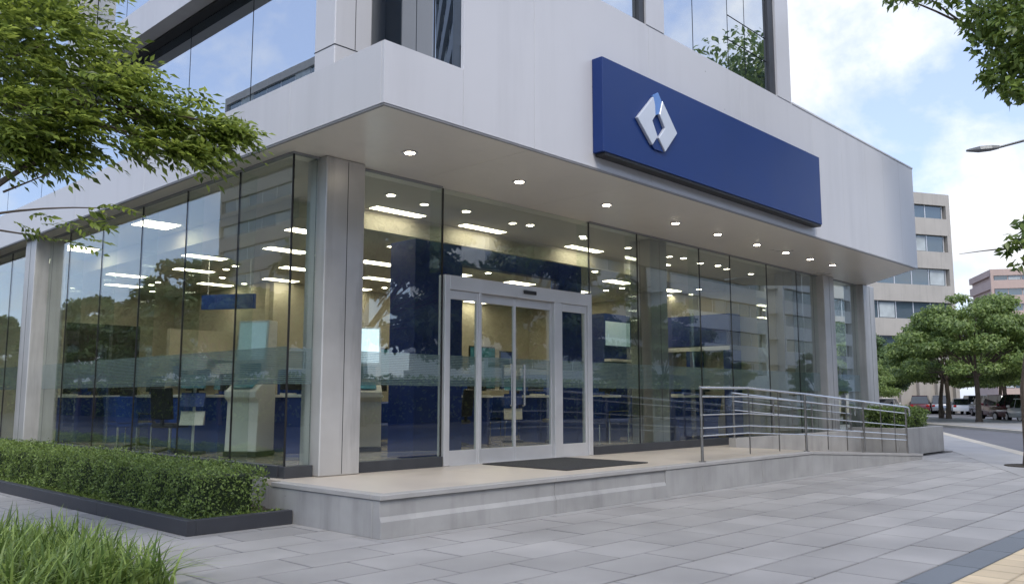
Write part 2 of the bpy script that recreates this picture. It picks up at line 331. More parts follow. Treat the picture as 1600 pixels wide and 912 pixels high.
def put(me, name, x, y, z=0, rz=0):
    o = bpy.data.objects.new(name, me); COL.objects.link(o); o.parent = pave; o.location = Vector((x, y, z)) - WO[pave]; o.rotation_euler = (random.uniform(-.0012,.0012), random.uniform(-.0012,.0012), rz); return o
for k, (a, x, y) in enumerate(cands[:300]): put(me_slab, 'paving_slab', x + random.uniform(-.0015,.0015), y, random.uniform(-.0018, .0018))
mb = MB()
for a, x, y in cands[300:]: mb.box(x-TL/2+.007, x+TL/2-.007, y-TW/2+.007, y+TW/2-.007, -.04, random.uniform(-.0015,.0015))
tag(mb.build('paving_slabs', 'slab_far', pave), kind='stuff')
for i in range(-3, 26):
    x = .55 + i*.99
    if (Vector((x, 2.38, 0)) - K0).dot(KN) < -.7: put(me_dark, 'border_slab', x, 2.38, random.uniform(-.001,.001))
for i in range(-2, 46):
    for j in range(2):
        x = 1.6 + i*.31; y = 2.078 - j*.303
        if (Vector((x, y, 0)) - K0).dot(KN) < -.4: put(me_tac, 'ochre_paver', x, y, random.uniform(-.001,.001))
# far part of the pavement runs on as one flat sheet beyond the slabs that can be told apart
tag(MB().prism([(25.6,6.9),(kb.x-2, kb.y-.1),(kb.x-2, kb.y+40),(25.6, 60)], 'z', -.15, -.004).build('footpath', 'slab_far'), 'pale far footpath beside the road', 'path', kind='structure')
# road, median, second carriageway
def strip(name, m, pts, z0, z1, label, cat): return tag(MB().prism(pts, 'z', z0, z1).build(name, m), label, cat, kind='structure')
MDv = Vector((9.3, 7.0, 0)).normalized(); MNn = Vector((MDv.y, -MDv.x, 0)); m0 = Vector((41.8, 9.7, 0))
e1, e2 = m0 - MDv*2, m0 + MDv*150
strip('road', 'asphalt', [tuple((ka+KN*.36).xy), tuple((kb+KN*.36).xy), (200, 80), (200, -120), (-60, -120)], -.155, -.12, 'grey asphalt road with faint paint', 'road')
strip('median', 'kerb', [tuple(e1.xy), tuple(e2.xy), tuple((e2+MNn*7.5).xy), tuple((e1+MNn*7.5+MDv*1.5).xy)], -.15, .0, 'tan paved median with trees between carriageways', 'pavement')
strip('median_paving', 'slab_far', [tuple((e1+MNn*.4+MDv*.5).xy), tuple((e2+MNn*.4).xy), tuple((e2+MNn*7.1).xy), tuple((e1+MNn*7.1+MDv*1.5).xy)], -.1, .012, 'grey paved middle of the median', 'pavement')
for k in range(5):
    a = K0 + KD*(6 + k*6.5) + KN*4.2; b = a + KD*2.6
    tag(MB().prism([tuple((a-KN*.06).xy), tuple((b-KN*.06).xy), tuple((b+KN*.06).xy), tuple((a+KN*.06).xy)], 'z', -.119, -.1155).build('lane_marking', 'paint'), 'worn white dash painted on the road', 'marking', 'dashes of the lane line', 'structure')

# ------------------------------------------------------------------ the bank building
XF, YF, XG, YG, ZS, ZF, ZT, P0 = 5.42, 7.05, 5.78, 9.35, 4.52, 5.22, 7.0, .43
bank = thing('bank_building', 'white panelled bank on the corner with glass walls and deep overhang', 'building', (12, 14, 0))
g = .002
def fpanel(x0, x1, z0, z1): box('fascia_panel', 'panel', bank, x0+g, x1-g, YF, YF+.05, z0+g, z1-g, bevel=.002)
def lpanel(y0, y1, z0, z1, x=XF): box('fascia_panel', 'panel', bank, x, x+.05, y0+g, y1-g, z0+g, z1-g, bevel=.002)
fpanel(XF, 6.58, ZS, ZF)
xs = [6.58, 7.82, 10.4, 13.2, 16.05, 17.45, 18.7, 19.75, 20.75, 21.72]
for a, b in zip(xs, xs[1:]): fpanel(a, b, ZS, ZT)
ys = [YF+.05, 8.9, 10.45, 13.0, 15.8, 17.9, 20.5, 23.2, 26]
for a, b in zip(ys, ys[1:]): lpanel(a, b, ZS, ZF)
box('fascia_core', 'panel_edge', bank, XF+.06, 6.56, YF+.07, YF+.5, ZS+.02, ZF-.02)
box('fascia_core', 'panel_edge', bank, 6.66, 21.7, YF+.06, YF+.5, ZS+.02, ZT-.02)
box('fascia_core', 'panel_edge', bank, XF+.06, XG+.3, YF+.6, 25.9, ZS+.06, ZF-.02)
box('parapet_coping', 'panel', bank, 15.2, 21.74, YF-.012, YF+.5, ZT-.004, ZT+.03)
# end of the overhang runs back at a slant to the last column
MB().prism([(21.72, YF+.004), (24.65, 9.75), (24.55, 9.85), (21.62, YF+.1)], 'z', ZS+.005, ZT-.01).build('fascia_panel', 'panel', bank)
# soffit in panels with thin joints
sx_ = [XF+.055, 7.8, 10.2, 12.6, 15.0, 17.4, 19.7]
for a, b in zip(sx_, sx_[1:]): box('soffit_panel', 'soffit', bank, a+.003, b-.003, YF+.052, YG+.3, ZS, ZS+.03)
MB().prism([(19.703, YF+.052), (21.66, YF+.052), (24.6, 9.79), (19.703, 9.79)], 'z', ZS, ZS+.03).build('soffit_panel', 'soffit', bank)
for a, b in zip(ys[1:], ys[2:]): box('soffit_panel', 'soffit', bank, XF+.055, XG+.12, max(a, YG+.303)+.003, b-.003, ZS, ZS+.03)
box('drip_edge', 'panel_edge', bank, XF+.01, 21.7, YF+.008, YF+.05, ZS-.018, ZS-.001); box('drip_edge', 'panel_edge', bank, XF+.008, XF+.05, YF+.06, 25.9, ZS-.018, ZS-.001)

# glass walls: each pane its own piece, black silicone joints, dark base, frosted band
def pane_f(x0, x1, z0=P0+.14, z1=ZS-.02, film=True):
    p = box('glass_pane', 'glass', bank, x0+.006, x1-.006, YG, YG+.012, z0, z1)
    if film: box('frosted_film', 'film', p, x0+.012, x1-.012, YG+.0135, YG+.0145, 1.57, 2.02)
def pane_l(y0, y1, z0=.58, z1=ZS-.02):
    p = box('glass_pane', 'glass', bank, XG, XG+.012, y0+.006, y1-.006, z0, z1)
    box('frosted_film', 'film', p, XG+.0135, XG+.0145, y0+.012, y1-.012, 1.57, 2.04)
fx = [XG+.012, 8.32]
for a, b in ((XG+.014, 6.15), (6.78, 8.33), (11.8, 13.27), (13.27, 15.49), (15.49, 16.76), (16.76, 18.45), (18.45, 20.0), (20.0, 21.2), (21.75, 23.7)): pane_f(a, b)
pane_f(8.34, 11.79, 3.215, ZS-.02, False)
def joint_f(x, z0=P0+.14, w=.012): box('glazing_joint', 'joint', bank, x-w/2, x+w/2, YG-.004, YG+.02, z0, ZS-.02)
for x in (8.33, 11.8): joint_f(x, w=.022)
for x in (13.27, 15.49, 16.76, 18.45, 20.0, 21.2): joint_f(x)
for x in (8.33, 11.8, 13.27, 15.49, 18.45): box('glass_fin', 'glass', bank, x-.006, x+.006, YG+.03, YG+.28, (P0+.02 if x > 12 else 3.25), ZS-.02)
yl = [9.37, 10.7, 12.26, 13.83, 15.45, 17.02, 18.1]
for a, b in zip(yl, yl[1:]): pane_l(a, b)
for a, b in ((18.7, 20.4), (20.4, 22.2), (22.2, 24)): pane_l(a, b)
for y in (9.36, 10.7, 12.26, 13.83, 15.45, 17.02, 20.4, 22.2): box('glazing_joint', 'joint', bank, XG-.004, XG+.02, y-.007, y+.007, .57, ZS-.02)
for y in (10.7, 12.26, 13.83, 15.45, 17.02): box('glass_fin', 'glass', bank, XG+.03, XG+.26, y-.006, y+.006, .45, ZS-.02)
box('base_kerb', 'base', bank, XG-.03, 6.15, YG-.06, YG+.08, P0-.005, P0+.14, bevel=.004); box('base_kerb', 'base', bank, 6.78, 8.32, YG-.06, YG+.08, P0-.005, P0+.14, bevel=.004)
box('base_kerb', 'base', bank, 11.82, 23.9, YG-.06, YG+.08, P0-.005, P0+.14, bevel=.004)
box('base_kerb', 'base', bank, XG-.05, XG+.08, YG+.081, 25, P0-.005, .575, bevel=.004); box('base_wall', 'granite', bank, XG-.12, XG+.3, 9.03, 25, 0, P0-.006)
box('head_channel', 'panel_edge', bank, XG-.02, 8.3, YG-.03, YG+.05, ZS-.022, ZS-.002); box('head_channel', 'panel_edge', bank, 11.8, 23.7, YG-.03, YG+.05, ZS-.022, ZS-.002); box('head_channel', 'panel_edge', bank, XG-.03, XG+.05, YG+.06, 24, ZS-.022, ZS-.002)
# columns with a thin vertical cladding joint
def column(x0, x1, y0, y1, z0, z1, m='column', seam=True, hj=None):
    c = box('column', m, bank, x0, x1, y0, y1, z0, z1, bevel=.012)
    if seam:
        xm = x0 + (x1-x0)*.55; box('cladding_seam', 'joint', c, xm-.004, xm+.004, y0-.0025, y0+.004, z0+.02, z1-.02); ym = y0+(y1-y0)*.5; box('cladding_seam', 'joint', c, x0-.0025, x0+.004, ym-.004, ym+.004, z0+.02, z1-.02)
    return c
column(6.16, 6.775, 9.17, 9.62, P0, ZS-.003)
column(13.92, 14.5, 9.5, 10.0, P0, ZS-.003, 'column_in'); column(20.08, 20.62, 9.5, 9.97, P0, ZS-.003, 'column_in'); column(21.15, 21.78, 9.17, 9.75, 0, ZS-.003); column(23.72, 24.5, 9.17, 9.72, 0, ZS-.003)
column(5.52, 6.1, 18.1, 18.68, 0, ZS-.003)
# automatic door
dr = MB().box(8.34, 8.435, YG-.06, YG+.09, P0, 3.2).box(11.68, 11.79, YG-.06, YG+.09, P0, 3.2).box(8.436, 11.679, YG-.06, YG+.09, 2.99, 3.2).build('sliding_door', 'alu', bank, bevel=.004)
def leaf(x0, x1, y, st, name, z1=2.985, top=.13):
    z0 = P0+.012
    for a, b, c_, d in ((x0, x0+st, z0, z1), (x1-st, x1, z0, z1)): box(name + '_stile', 'alu', dr, a, b, y, y+.045, c_, d, bevel=.003)
    box(name + '_rail', 'alu', dr, x0+st, x1-st, y+.001, y+.044, z0, z0+.2, bevel=.003); box(name + '_rail', 'alu', dr, x0+st, x1-st, y+.001, y+.044, z1-top, z1, bevel=.003)
    box(name + '_glass', 'glass', dr, x0+st, x1-st, y+.018, y+.028, z0+.2, z1-top); box('frosted_film', 'film', dr, x0+st, x1-st, y+.0285, y+.0295, 1.57, 2.02)
leaf(8.437, 9.05, YG-.03, .035, 'side_panel'); leaf(10.97, 11.678, YG-.03, .05, 'side_panel')
leaf(9.055, 9.905, YG+.022, .02, 'door_leaf'); leaf(9.912, 10.80, YG+.022, .02, 'door_leaf')
box('door_post', 'alu', dr, 9.045, 9.10, YG-.05, YG+.02, P0, 2.99, bevel=.003); box('door_post', 'alu', dr, 10.80, 10.965, YG-.05, YG+.06, P0, 2.99, bevel=.004)
box('motion_sensor', 'dark', dr, 10.02, 10.32, YG-.085, YG-.061, 3.06, 3.12, bevel=.008); box('door_threshold', 'alu', dr, 8.44, 11.67, YG-.07, YG+.1, P0-.002, P0+.012)
for x in (9.76, 10.05): MB().tube([(x, YG-.02, 1.28), (x, YG-.055, 1.28), (x, YG-.055, 1.92), (x, YG-.02, 1.92)], .016, 8).build('pull_handle', 'chrome', dr, smooth=True)
# recessed lamps in the soffit
me_ring = MB().disc((0,0), .105, -.012, 0, 20).mesh('downlight_trim', 'alu', .003); me_spot = MB().disc((0,0), .064, -.016, -.0125, 20).mesh('downlight_lens', 'spot')
def downlight(x, y, z):
    o = bpy.data.objects.new('downlight', me_ring); COL.objects.link(o); o.parent = bank; o.location = Vector((x, y, z)) - WO[bank]
    q = bpy.data.objects.new('downlight_lens', me_spot); COL.objects.link(q); q.parent = o
for x in (6.82, 8.87, 10.95, 12.98, 14.45, 16.0, 17.3, 18.5, 19.7): downlight(x, 8.3, ZS-.001)
for x in (8.1, 9.7, 11.3, 12.8, 15.0, 16.4, 17.9): downlight(x, 10.3, ZS-.001)
# inside shell
box('floor', 'ifloor', bank, XG+.31, 20.2, YG-.05, 24, P0-.05, P0-.004)
box('ceiling', 'ceiling', bank, XG+.13, 20.2, YG+.31, 11.6, ZS, ZS+.03); box('ceiling_bulkhead', 'ceiling', bank, 7.2, 20.2, 11.45, 11.56, 4.2, ZS-.002); box('ceiling_bulkhead', 'ceiling', bank, 7.2, 7.31, 11.561, 23.9, 4.2, ZS-.002)
box('ceiling', 'ceiling', bank, 7.311, 20.2, 11.561, 24, 4.23, 4.26); box('ceiling', 'ceiling', bank, XG+.13, 7.199, 11.61, 24, ZS, ZS+.03)
box('wall', 'beige', bank, 11.0, 20.2, 18.5, 18.7, P0, 4.229); box('wall', 'beige', bank, 10.9, 11.1, 18.71, 23.9, P0, 4.229); box('wall', 'beige', bank, XG+.3, 10.89, 23.6, 23.9, P0, 4.5)
box('wall', 'beige', bank, 20.2, 20.4, 9.98, 18.7, P0, ZS-.003)
for i in range(6):
    for j in range(6):
        x, y = 8.1 + i*2.2 + (j % 2)*.7, 12.5 + j*1.9
        if (y > 18.2 and x > 10.4) or x > 19.6: continue
        f_ = box('light_panel', 'alu', bank, x-.45, x+.45, y-.18, y+.18, 4.222, 4.2295); box('light_diffuser', 'panel_light', f_, x-.42, x+.42, y-.15, y+.15, 4.216, 4.2215)
        downlight(x+1.0, y+.6, 4.2295)
        if (i+j) % 2: downlight(x+.4, y-.7, 4.2295)
for y in (15.2, 18.9):
    f_ = box('light_panel', 'alu', bank, 6.25, 6.95, y-.33, y+.33, ZS-.008, ZS-.001); box('light_diffuser', 'panel_light', f_, 6.28, 6.92, y-.3, y+.3, ZS-.014, ZS-.0085)
for x in (8.6, 10.6, 13.6, 16.2): 
    f_ = box('light_panel', 'alu', bank, x-.2, x+.9, 11.05, 11.3, ZS-.008, ZS-.001); box('light_diffuser', 'panel_light', f_, x-.17, x+.87, 11.07, 11.28, ZS-.014, ZS-.0085)

# upper floors
box('roof', 'panel_edge', bank, 15.17, 21.6, YF+.5, 23.5, 6.6, 6.9); box('roof', 'panel_edge', bank, XG+.31, 20.3, 11, 24.5, 4.6, 4.9)
box('core_wall', 'panel', bank, 15.18, 21.2, 10.5, 23.5, 4.91, 6.59)
# front upper windows
def upane(x0, x1, z0, z1, m='coated', y=YF+.08): box('upper_window_pane', m, bank, x0+.012, x1-.012, y, y+.02, z0+.012, z1-.012)
ux = [6.66, 8.4, 10.19]
for a, b in zip(ux, ux[1:]): upane(a, b, ZT+.03, 9.3)
ux = [10.83, 11.8, 12.95]
for a, b in zip(ux, ux[1:]): upane(a, b, ZT+.03, 9.3)
for a, b in ((12.95, 13.56), (13.56, 14.38)):
    for c_, d in ((ZT+.03, 7.61), (7.61, 8.06), (8.06, 9.3)): upane(a, b, c_, d)
box('window_backing', 'joint', bank, 6.64, 14.5, YF+.101, YF+.2, ZT, 9.3)
box('window_post', 'base', bank, 10.19, 10.33, YF+.02, YF+.1, ZT+.002, 9.3); box('pilaster', 'panel', bank, 10.335, 10.82, YF-.01, YF+.15, ZT+.002, 9.3)
box('window_post', 'base', bank, 14.385, 14.6, YF+.03, YF+.1, ZT+.002, 9.3); box('pilaster', 'panel', bank, 14.605, 15.16, YF-.01, YF+.4, ZT+.002, 13)
for a, b in zip([6.58, 8.7, 10.8, 12.9, 14.6], [8.7, 10.8, 12.9, 14.6]): fpanel(a, b, 9.31, 10.3)
box('upper_body', 'panel', bank, 6.66, 15.15, YF+.41, 23, 7.05, 13)
box('roof', 'panel_edge', bank, 6.4, 15.3, YF-.1, 23.2, 13.001, 13.2)
for k in range(3): upane(6.7 + k*2.6, 9.3 + k*2.6, 10.32, 12.9, y=YF+.2)
# glazed return beside the corner and the clad corner post
box('upper_window_pane', 'coated_dark', bank, 6.6, 6.62, YF+.56, 8.86, ZF-.1, 9.3); box('upper_window_pane', 'coated_dark', bank, 6.6, 6.62, YF+.052, YF+.54, ZF-.1, 9.3); box('window_post', 'joint', bank, 6.595, 6.625, YF+.54, YF+.56, ZF-.1, 9.3)
cp = box('corner_post', 'panel', bank, 5.80, 6.36, 8.54, 8.98, ZF-.1, 13, bevel=.01)
for z in (5.72, 8.3, 10.9): box('cladding_seam', 'joint', cp, 5.797, 6.363, 8.537, 8.983, z, z+.012)
box('cladding_seam', 'joint', cp, 6.1, 6.107, 8.536, 8.545, 5.74, 8.29)
box('terrace_roof', 'panel_edge', bank, XF+.06, 6.6, YF+.51, 25.8, ZF-.12, ZF-.03); box('corner_return', 'panel', bank, 6.361, 6.62, 8.88, 8.96, ZF-.1, 13)
# left upper glazing between slab bands
def lglass(z0, z1, ysp, m='coated'):
    for a, b in zip(ysp, ysp[1:]): box('upper_window_pane', m, bank, XG+.05, XG+.07, a+.012, b-.012, z0, z1)
lglass(ZF-.1, 7.2, [9.0, 10.6, 12.5, 14.6, 16.8, 19, 21.2, 23.4, 25.6]); lglass(7.72, 10.1, [9.0, 10.9, 13, 15.1, 17.0, 19.2, 21.4, 23.6, 25.6]); lglass(10.6, 13, [9.0, 12.2, 15.4, 18.6, 21.8, 25])
box('window_backing', 'joint', bank, XG+.071, XG+.3, 9.0, 25.6, ZF-.1, 13); 
for y0, y1 in ((8.99, 12.3), (12.3, 15.6), (15.6, 18.9), (18.9, 22.2), (22.2, 25.8)):
    box('slab_band', 'panel', bank, XF, XG+.04, y0+g, y1-g, 7.205, 7.7); box('slab_band', 'panel', bank, XF, XG+.04, y0+g, y1-g, 10.11, 10.59)
box('slab_shade_strip', 'joint', bank, XG-.12, XG+.045, 9.0, 25.7, 7.165, 7.204)  # black strip stands in for the shaded underside of the slab band
box('upper_column', 'column', bank, 5.5, 5.82, 16.5, 17.0, 7.71, 10.1)

# ------------------------------------------------------------------ sign board with emblem
sg = thing('sign_board', 'long blue sign board with silver diamond emblem on white fascia', 'sign', (12.4, 6.95, 4.7))
box('sign_box', 'blue', sg, 9.0, 15.9, 6.865, 7.045, 4.715, 6.05, bevel=.006); box('sign_tray', 'joint', sg, 9.05, 15.88, 6.88, 7.04, 4.675, 4.714)
E_L = [(10.156, 5.763), (9.743, 5.354), (10.11, 5.029), (10.246, 5.18), (10.118, 5.394), (10.202, 5.489), (10.195, 5.647)]
E_R = [(10.391, 5.757), (10.769, 5.349), (10.438, 4.994), (10.271, 5.168), (10.44, 5.356), (10.31, 5.531)]
E_T = [(10.166, 5.79), (10.30, 5.868), (10.388, 5.762), (10.308, 5.536), (10.207, 5.494), (10.2, 5.655)]
E_B = [(10.262, 5.17), (10.43, 4.99), (10.19, 4.985), (10.118, 5.035)]
MB().prism(E_L, 'y', 6.815, 6.864).build('emblem_half', 'emblem', sg, bevel=.006); MB().prism(E_R, 'y', 6.815, 6.864).build('emblem_half', 'emblem', sg, bevel=.006)
MB().prism(E_T, 'y', 6.83, 6.864).build('emblem_fold', 'emblem_blue', sg, bevel=.004)
tag(MB().prism(E_B, 'y', 6.84, 6.864).build('emblem_fold', 'blue', sg, bevel=.004), 'dark blue lower fold of the emblem')

# ------------------------------------------------------------------ entrance terrace, ramp, railings
TX, TY = 5.435, 6.98
ter = thing('entrance_terrace', 'grey stone terrace with beige deck and ramp before the doors', 'terrace', (12, 8, 0))
deck_xs = [TX+.15, 8.0, 10.6, 13.2, 15.6]
for a, b in zip(deck_xs, deck_xs[1:]): box('deck_slab', 'deck', ter, a+.002, b-.002, TY+.16, 9.5, .36, P0-.003)
wx = [TX, 8.12, 10.53, 11.5, 13.4, 15.3]
for i, (a, b) in enumerate(zip(wx, wx[1:])): (MB().prism([(TY+.004, 0), (TY+.15, 0), (TY+.15, P0-.055), (TY+.03, P0-.055), (TY+.03, .215), (TY+.004, .165)], 'x', a+.003, b-.003).build('wall_panel', 'granite', ter, bevel=.002) if b < 11 else box('wall_panel', 'granite', ter, a+.003, b-.003, TY+.012, TY+.15, 0, P0-.055, bevel=.003))
for a, b in zip([TX-.012, 8.12, 10.53, 12.9, 15.3], [8.12, 10.53, 12.9, 15.3]): box('coping_stone', 'coping', ter, a+.002, b-.002, TY, TY+.16, P0-.05, P0, bevel=.004)
box('wall_panel', 'granite', ter, TX, TX+.13, TY+.151, 9.03, 0, P0-.055, bevel=.003); box('coping_stone', 'coping', ter, TX-.012, TX+.148, TY+.161, 9.04, P0-.05, P0, bevel=.004)
box('deck_core', 'granite', ter, TX+.14, 15.3, TY+.16, 9.4, .0, .35)
# sloping cheek wall and ramp
MB().prism([(15.303, 0), (21.1, 0), (21.1, .07), (15.303, P0-.052)], 'y', TY+.012, TY+.15).build('ramp_wall', 'granite', ter, bevel=.003)
MB().prism([(15.303, P0-.05), (21.1, .072), (21.13, .072), (21.13, .12), (15.303, P0)], 'y', TY, TY+.16).build('ramp_coping', 'coping', ter, bevel=.003)
MB().prism([(15.303, 0), (21.4, 0), (21.4, .012), (15.603, P0-.003), (15.603, P0-.03), (15.303, .3)], 'y', TY+.17, 8.69).build('ramp', 'deck', ter)
for a, b in zip([15.61, 17.6, 19.6], [17.6, 19.6, 21.9]): box('back_wall_panel', 'granite', ter, a+.003, b-.003, 8.70, 8.86, 0, .60, bevel=.004)
box('deck_slab', 'deck', ter, 15.605, 23.5, 8.861, 9.285, .3, P0-.003)

def railing(name, label, y, pts, posts, thin, rails, group):
    t = thing(name, label, 'railing', (pts[0][0], y, pts[0][1]), group=group)
    def zt(x):
        for (a, za, ta), (b, zb, tb) in zip(pts, pts[1:]):
            if a <= x <= b: k = (x-a)/(b-a); return za + (zb-za)*k, ta + (tb-ta)*k
        return pts[-1][1:]
    top = [(x, y, q) for x, _, q in pts]; e = pts[-1]; top += [(e[0]+.14, y, e[2]-.02), (e[0]+.2, y, e[2]-.08), (e[0]+.2, y, e[2]-.2)]
    MB().tube(top, .021, 10).build('handrail', 'chrome', t, smooth=True)
    for d, r in rails: MB().tube([(x, y, q-d) for x, _, q in pts], r, 8).build('rail', 'chrome', t, smooth=True)
    for x in posts:
        b, q = zt(x); MB().tube([(x, y, b), (x, y, q)], .023, 10).build('post', 'steel_dark', t, smooth=True); MB().disc((x, y), .055, b-.002, b+.012, 14).build('post_base', 'steel_dark', t)
    for x in thin:
        b, q = zt(x); MB().tube([(x, y, b+.05), (x, y, q)], .012, 6).build('baluster', 'steel_dark', t, smooth=True)
    return t
ramp_front = [(11.62, P0, 1.56), (13.1, P0, 1.565), (15.3, P0, 1.47), (20.45, .11, 1.19)]
railing('ramp_railing', 'stainless steel railing on the outer edge of the ramp', TY+.09, ramp_front, (11.65, 15.26, 17.95, 20.4), (13.15, 14.2, 16.2, 17.1, 18.9, 19.7), ((.14, .012), (.42, .010), (.62, .012), (.74, .012)), 'ramp railings')
ramp_back = [(13.2, P0, 1.5), (15.6, P0, 1.47), (21.6, .60, 1.14)]
railing('ramp_railing', 'stainless steel railing on the inner wall of the ramp', 8.78, [(15.66, .60, 1.5), (21.6, .60, 1.16)], (15.7, 17.4, 19.3, 21.5), (16.5, 18.3, 20.4), ((.16, .011), (.34, .010)), 'ramp railings')
rp = thing('ramp_planter', 'grey concrete planter block at the foot of the ramp', 'planter', (23.5, 8.4, 0))
box('planter_wall', 'granite', rp, 21.95, 24.75, 7.63, 7.8, 0, .66, bevel=.006); box('planter_wall', 'granite', rp, 24.6, 24.75, 7.801, 9.05, 0, .66, bevel=.006); box('planter_wall', 'granite', rp, 21.95, 22.1, 7.801, 9.05, 0, .66, bevel=.006); box('planter_soil', 'soil', rp, 22.1, 24.6, 7.8, 9.05, .1, .58)
tag(box('doormat', 'mat', None, 9.0, 10.9, 7.55, 9.18, P0-.002, P0+.014, bevel=.005), 'black rubber doormat lying before the sliding doors', 'doormat')

# ------------------------------------------------------------------ planting by the wall
pb = thing('planter_bed', 'low charcoal planter kerb running below the clipped hedge', 'planter', (4.8, 12, 0))
for a, b in ((8.56, 10.9), (10.9, 13.3), (13.3, 15.7), (15.7, 18.1), (18.1, 20.5), (20.5, 24)): box('kerb_stone', 'plant_kerb', pb, 4.19, 4.29, a+.001, b-.001, 0, .155, bevel=.004)
box('kerb_stone', 'plant_kerb', pb, 4.291, 5.42, 8.56, 8.66, 0, .155, bevel=.004); box('bed_soil', 'soil', pb, 4.29, 5.65, 8.66, 24, 0, .09)
def hedge(name, label, x0, x1, y0, y1, z0, z1, n, s, parent=None, m='hedge'):
    t = thing(name, label, 'hedge', ((x0+x1)/2, (y0+y1)/2, z0)); o = np.array(t.location)
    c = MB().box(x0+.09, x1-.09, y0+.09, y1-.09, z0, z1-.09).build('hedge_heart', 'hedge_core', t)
    A = np.array([(x1-x0)*(y1-y0), (z1-z0)*(y1-y0), (z1-z0)*(y1-y0), (z1-z0)*(x1-x0), (z1-z0)*(x1-x0)]); A[1] *= 1.3
    f = RNG.choice(5, n, p=A/A.sum()); u = RNG.random((n, 3)); P = np.array([x0, y0, z0]) + u*np.array([x1-x0, y1-y0, z1-z0]); Nn = np.zeros((n, 3))
    for k, (ax, vv, sg_) in enumerate(((2, z1, 1), (0, x0, -1), (0, x1, 1), (1, y0, -1), (1, y1, 1))):
        q = f == k; P[q, ax] = vv; Nn[q, ax] = sg_
    w = .030*np.sin(P[:, 0]*7.3+P[:, 1]*5.1) + .028*np.sin(P[:, 1]*11.7+P[:, 2]*9) + .02*np.sin(P[:, 2]*17+P[:, 0]*13+P[:, 1]*3); w += RNG.normal(0, .022, n) - np.abs(RNG.normal(0, .03, n))
    # rounded shoulders
    zz = (P[:, 2]-z0)/(z1-z0); P += Nn*w[:, None]; cx = np.clip((P[:, 0]-(x0+x1)/2)/((x1-x0)/2), -1, 1); P[:, 2] -= (f == 0)*.05*np.abs(cx)**6
    P[:, 2] -= (f != 0)*.0; under = (f != 0) & (zz < .22); P[under] -= Nn[under]*(.12*(1-zz[under]/.22))[:, None]
    Nr = Nn + RNG.normal(0, .55, (n, 3)); Ax = np.cross(Nr, RNG.normal(0, 1, (n, 3))); Ax = unit(Ax) + Nn*.45 + np.array([0, 0, .25]); 
    link_mesh('foliage', leaf_mesh('foliage', P, Ax, Nr, RNG.uniform(.6, 1.25, n)*s, m, .55, .1, True, o), t)
    return t
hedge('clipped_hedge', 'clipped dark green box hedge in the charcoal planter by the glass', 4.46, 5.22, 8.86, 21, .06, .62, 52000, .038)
hedge('planter_shrub', 'bushy green shrub in the concrete planter by the ramp', 22.9, 24.55, 7.95, 9.0, .55, 1.12, 5000, .07)
# low sprigs at the hedge foot
n = 2600; y = RNG.uniform(8.7, 17, n); x = np.where(RNG.random(n) < .8, RNG.uniform(4.32, 4.5, n), RNG.uniform(4.4, 5.4, n)); e = (x > 4.5); y[e] = RNG.uniform(8.68, 8.85, e.sum()); P = np.stack([x, y, RNG.uniform(.09, .14, n)], 1)
Ax = np.stack([RNG.normal(-.5, .5, n), RNG.normal(-.4, .5, n), RNG.uniform(.15, .8, n)], 1)
tag(link_mesh('ground_cover', leaf_mesh('ground_cover', P, Ax, np.tile([0., 0, 1], (n, 1)) + RNG.normal(0, .3, (n, 3)), RNG.uniform(.03, .07, n), 'grass', .4, .08)), 'low leafy sprigs at the foot of the hedge', 'ground cover', kind='stuff')
def grass(name, label, region, n, hgt, spread=.4):
    V = []; F = []; seg = 4
    for k in range(n):
        bx_, by_ = region(); h = hgt*random.uniform(.55, 1.15); a = random.uniform(0, 2*math.pi); ln = abs(random.gauss(0, spread)) + .1; d = Vector((math.cos(a), math.sin(a), 0)); s = Vector((-d.y, d.x, 0)); w = random.uniform(.006, .019)
        o = len(V)
        for i in range(seg+1):
            t = i/seg; c = Vector((bx_, by_, .02)) + d*(h*ln*t**1.8*1.3) + Vector((0, 0, h*(t - .32*ln*t*t*1.6))); ww = w*(1-t)**.6 if i < seg else 0
            if i < seg: V += [c - s*ww, c + s*ww]
            else: V += [c]
        for i in range(seg-1): F.append((o+2*i, o+2*i+1, o+2*i+3, o+2*i+2))
        F.append((o+2*seg-2, o+2*seg-1, o+2*seg))
    me = bpy.data.meshes.new(name); me.from_pydata(V, [], F); me.materials.append(M['grass']); return tag(link_mesh(name, me), label, 'grass', kind='stuff')
def reg():
    while True:
        x, y = random.uniform(.2, 3.1), random.uniform(6.2, 10.2)
        if (x < 2.95 - max(0, y-8.4)*.35) and x > .3 and y > 5.9 + .35*(3-x): return x, y
grass('border_grass', 'tall strappy green grass filling the near planting bed', reg, 7500, .42, .7)
tag(MB().prism([(.2, 7.0), (2.7, 6.35), (2.95, 8.3), (2.3, 10.3), (.2, 10.3)], 'z', -.02, .03).build('planting_bed', 'soil'), 'dark soil bed under the strappy grass', 'bed', kind='structure')

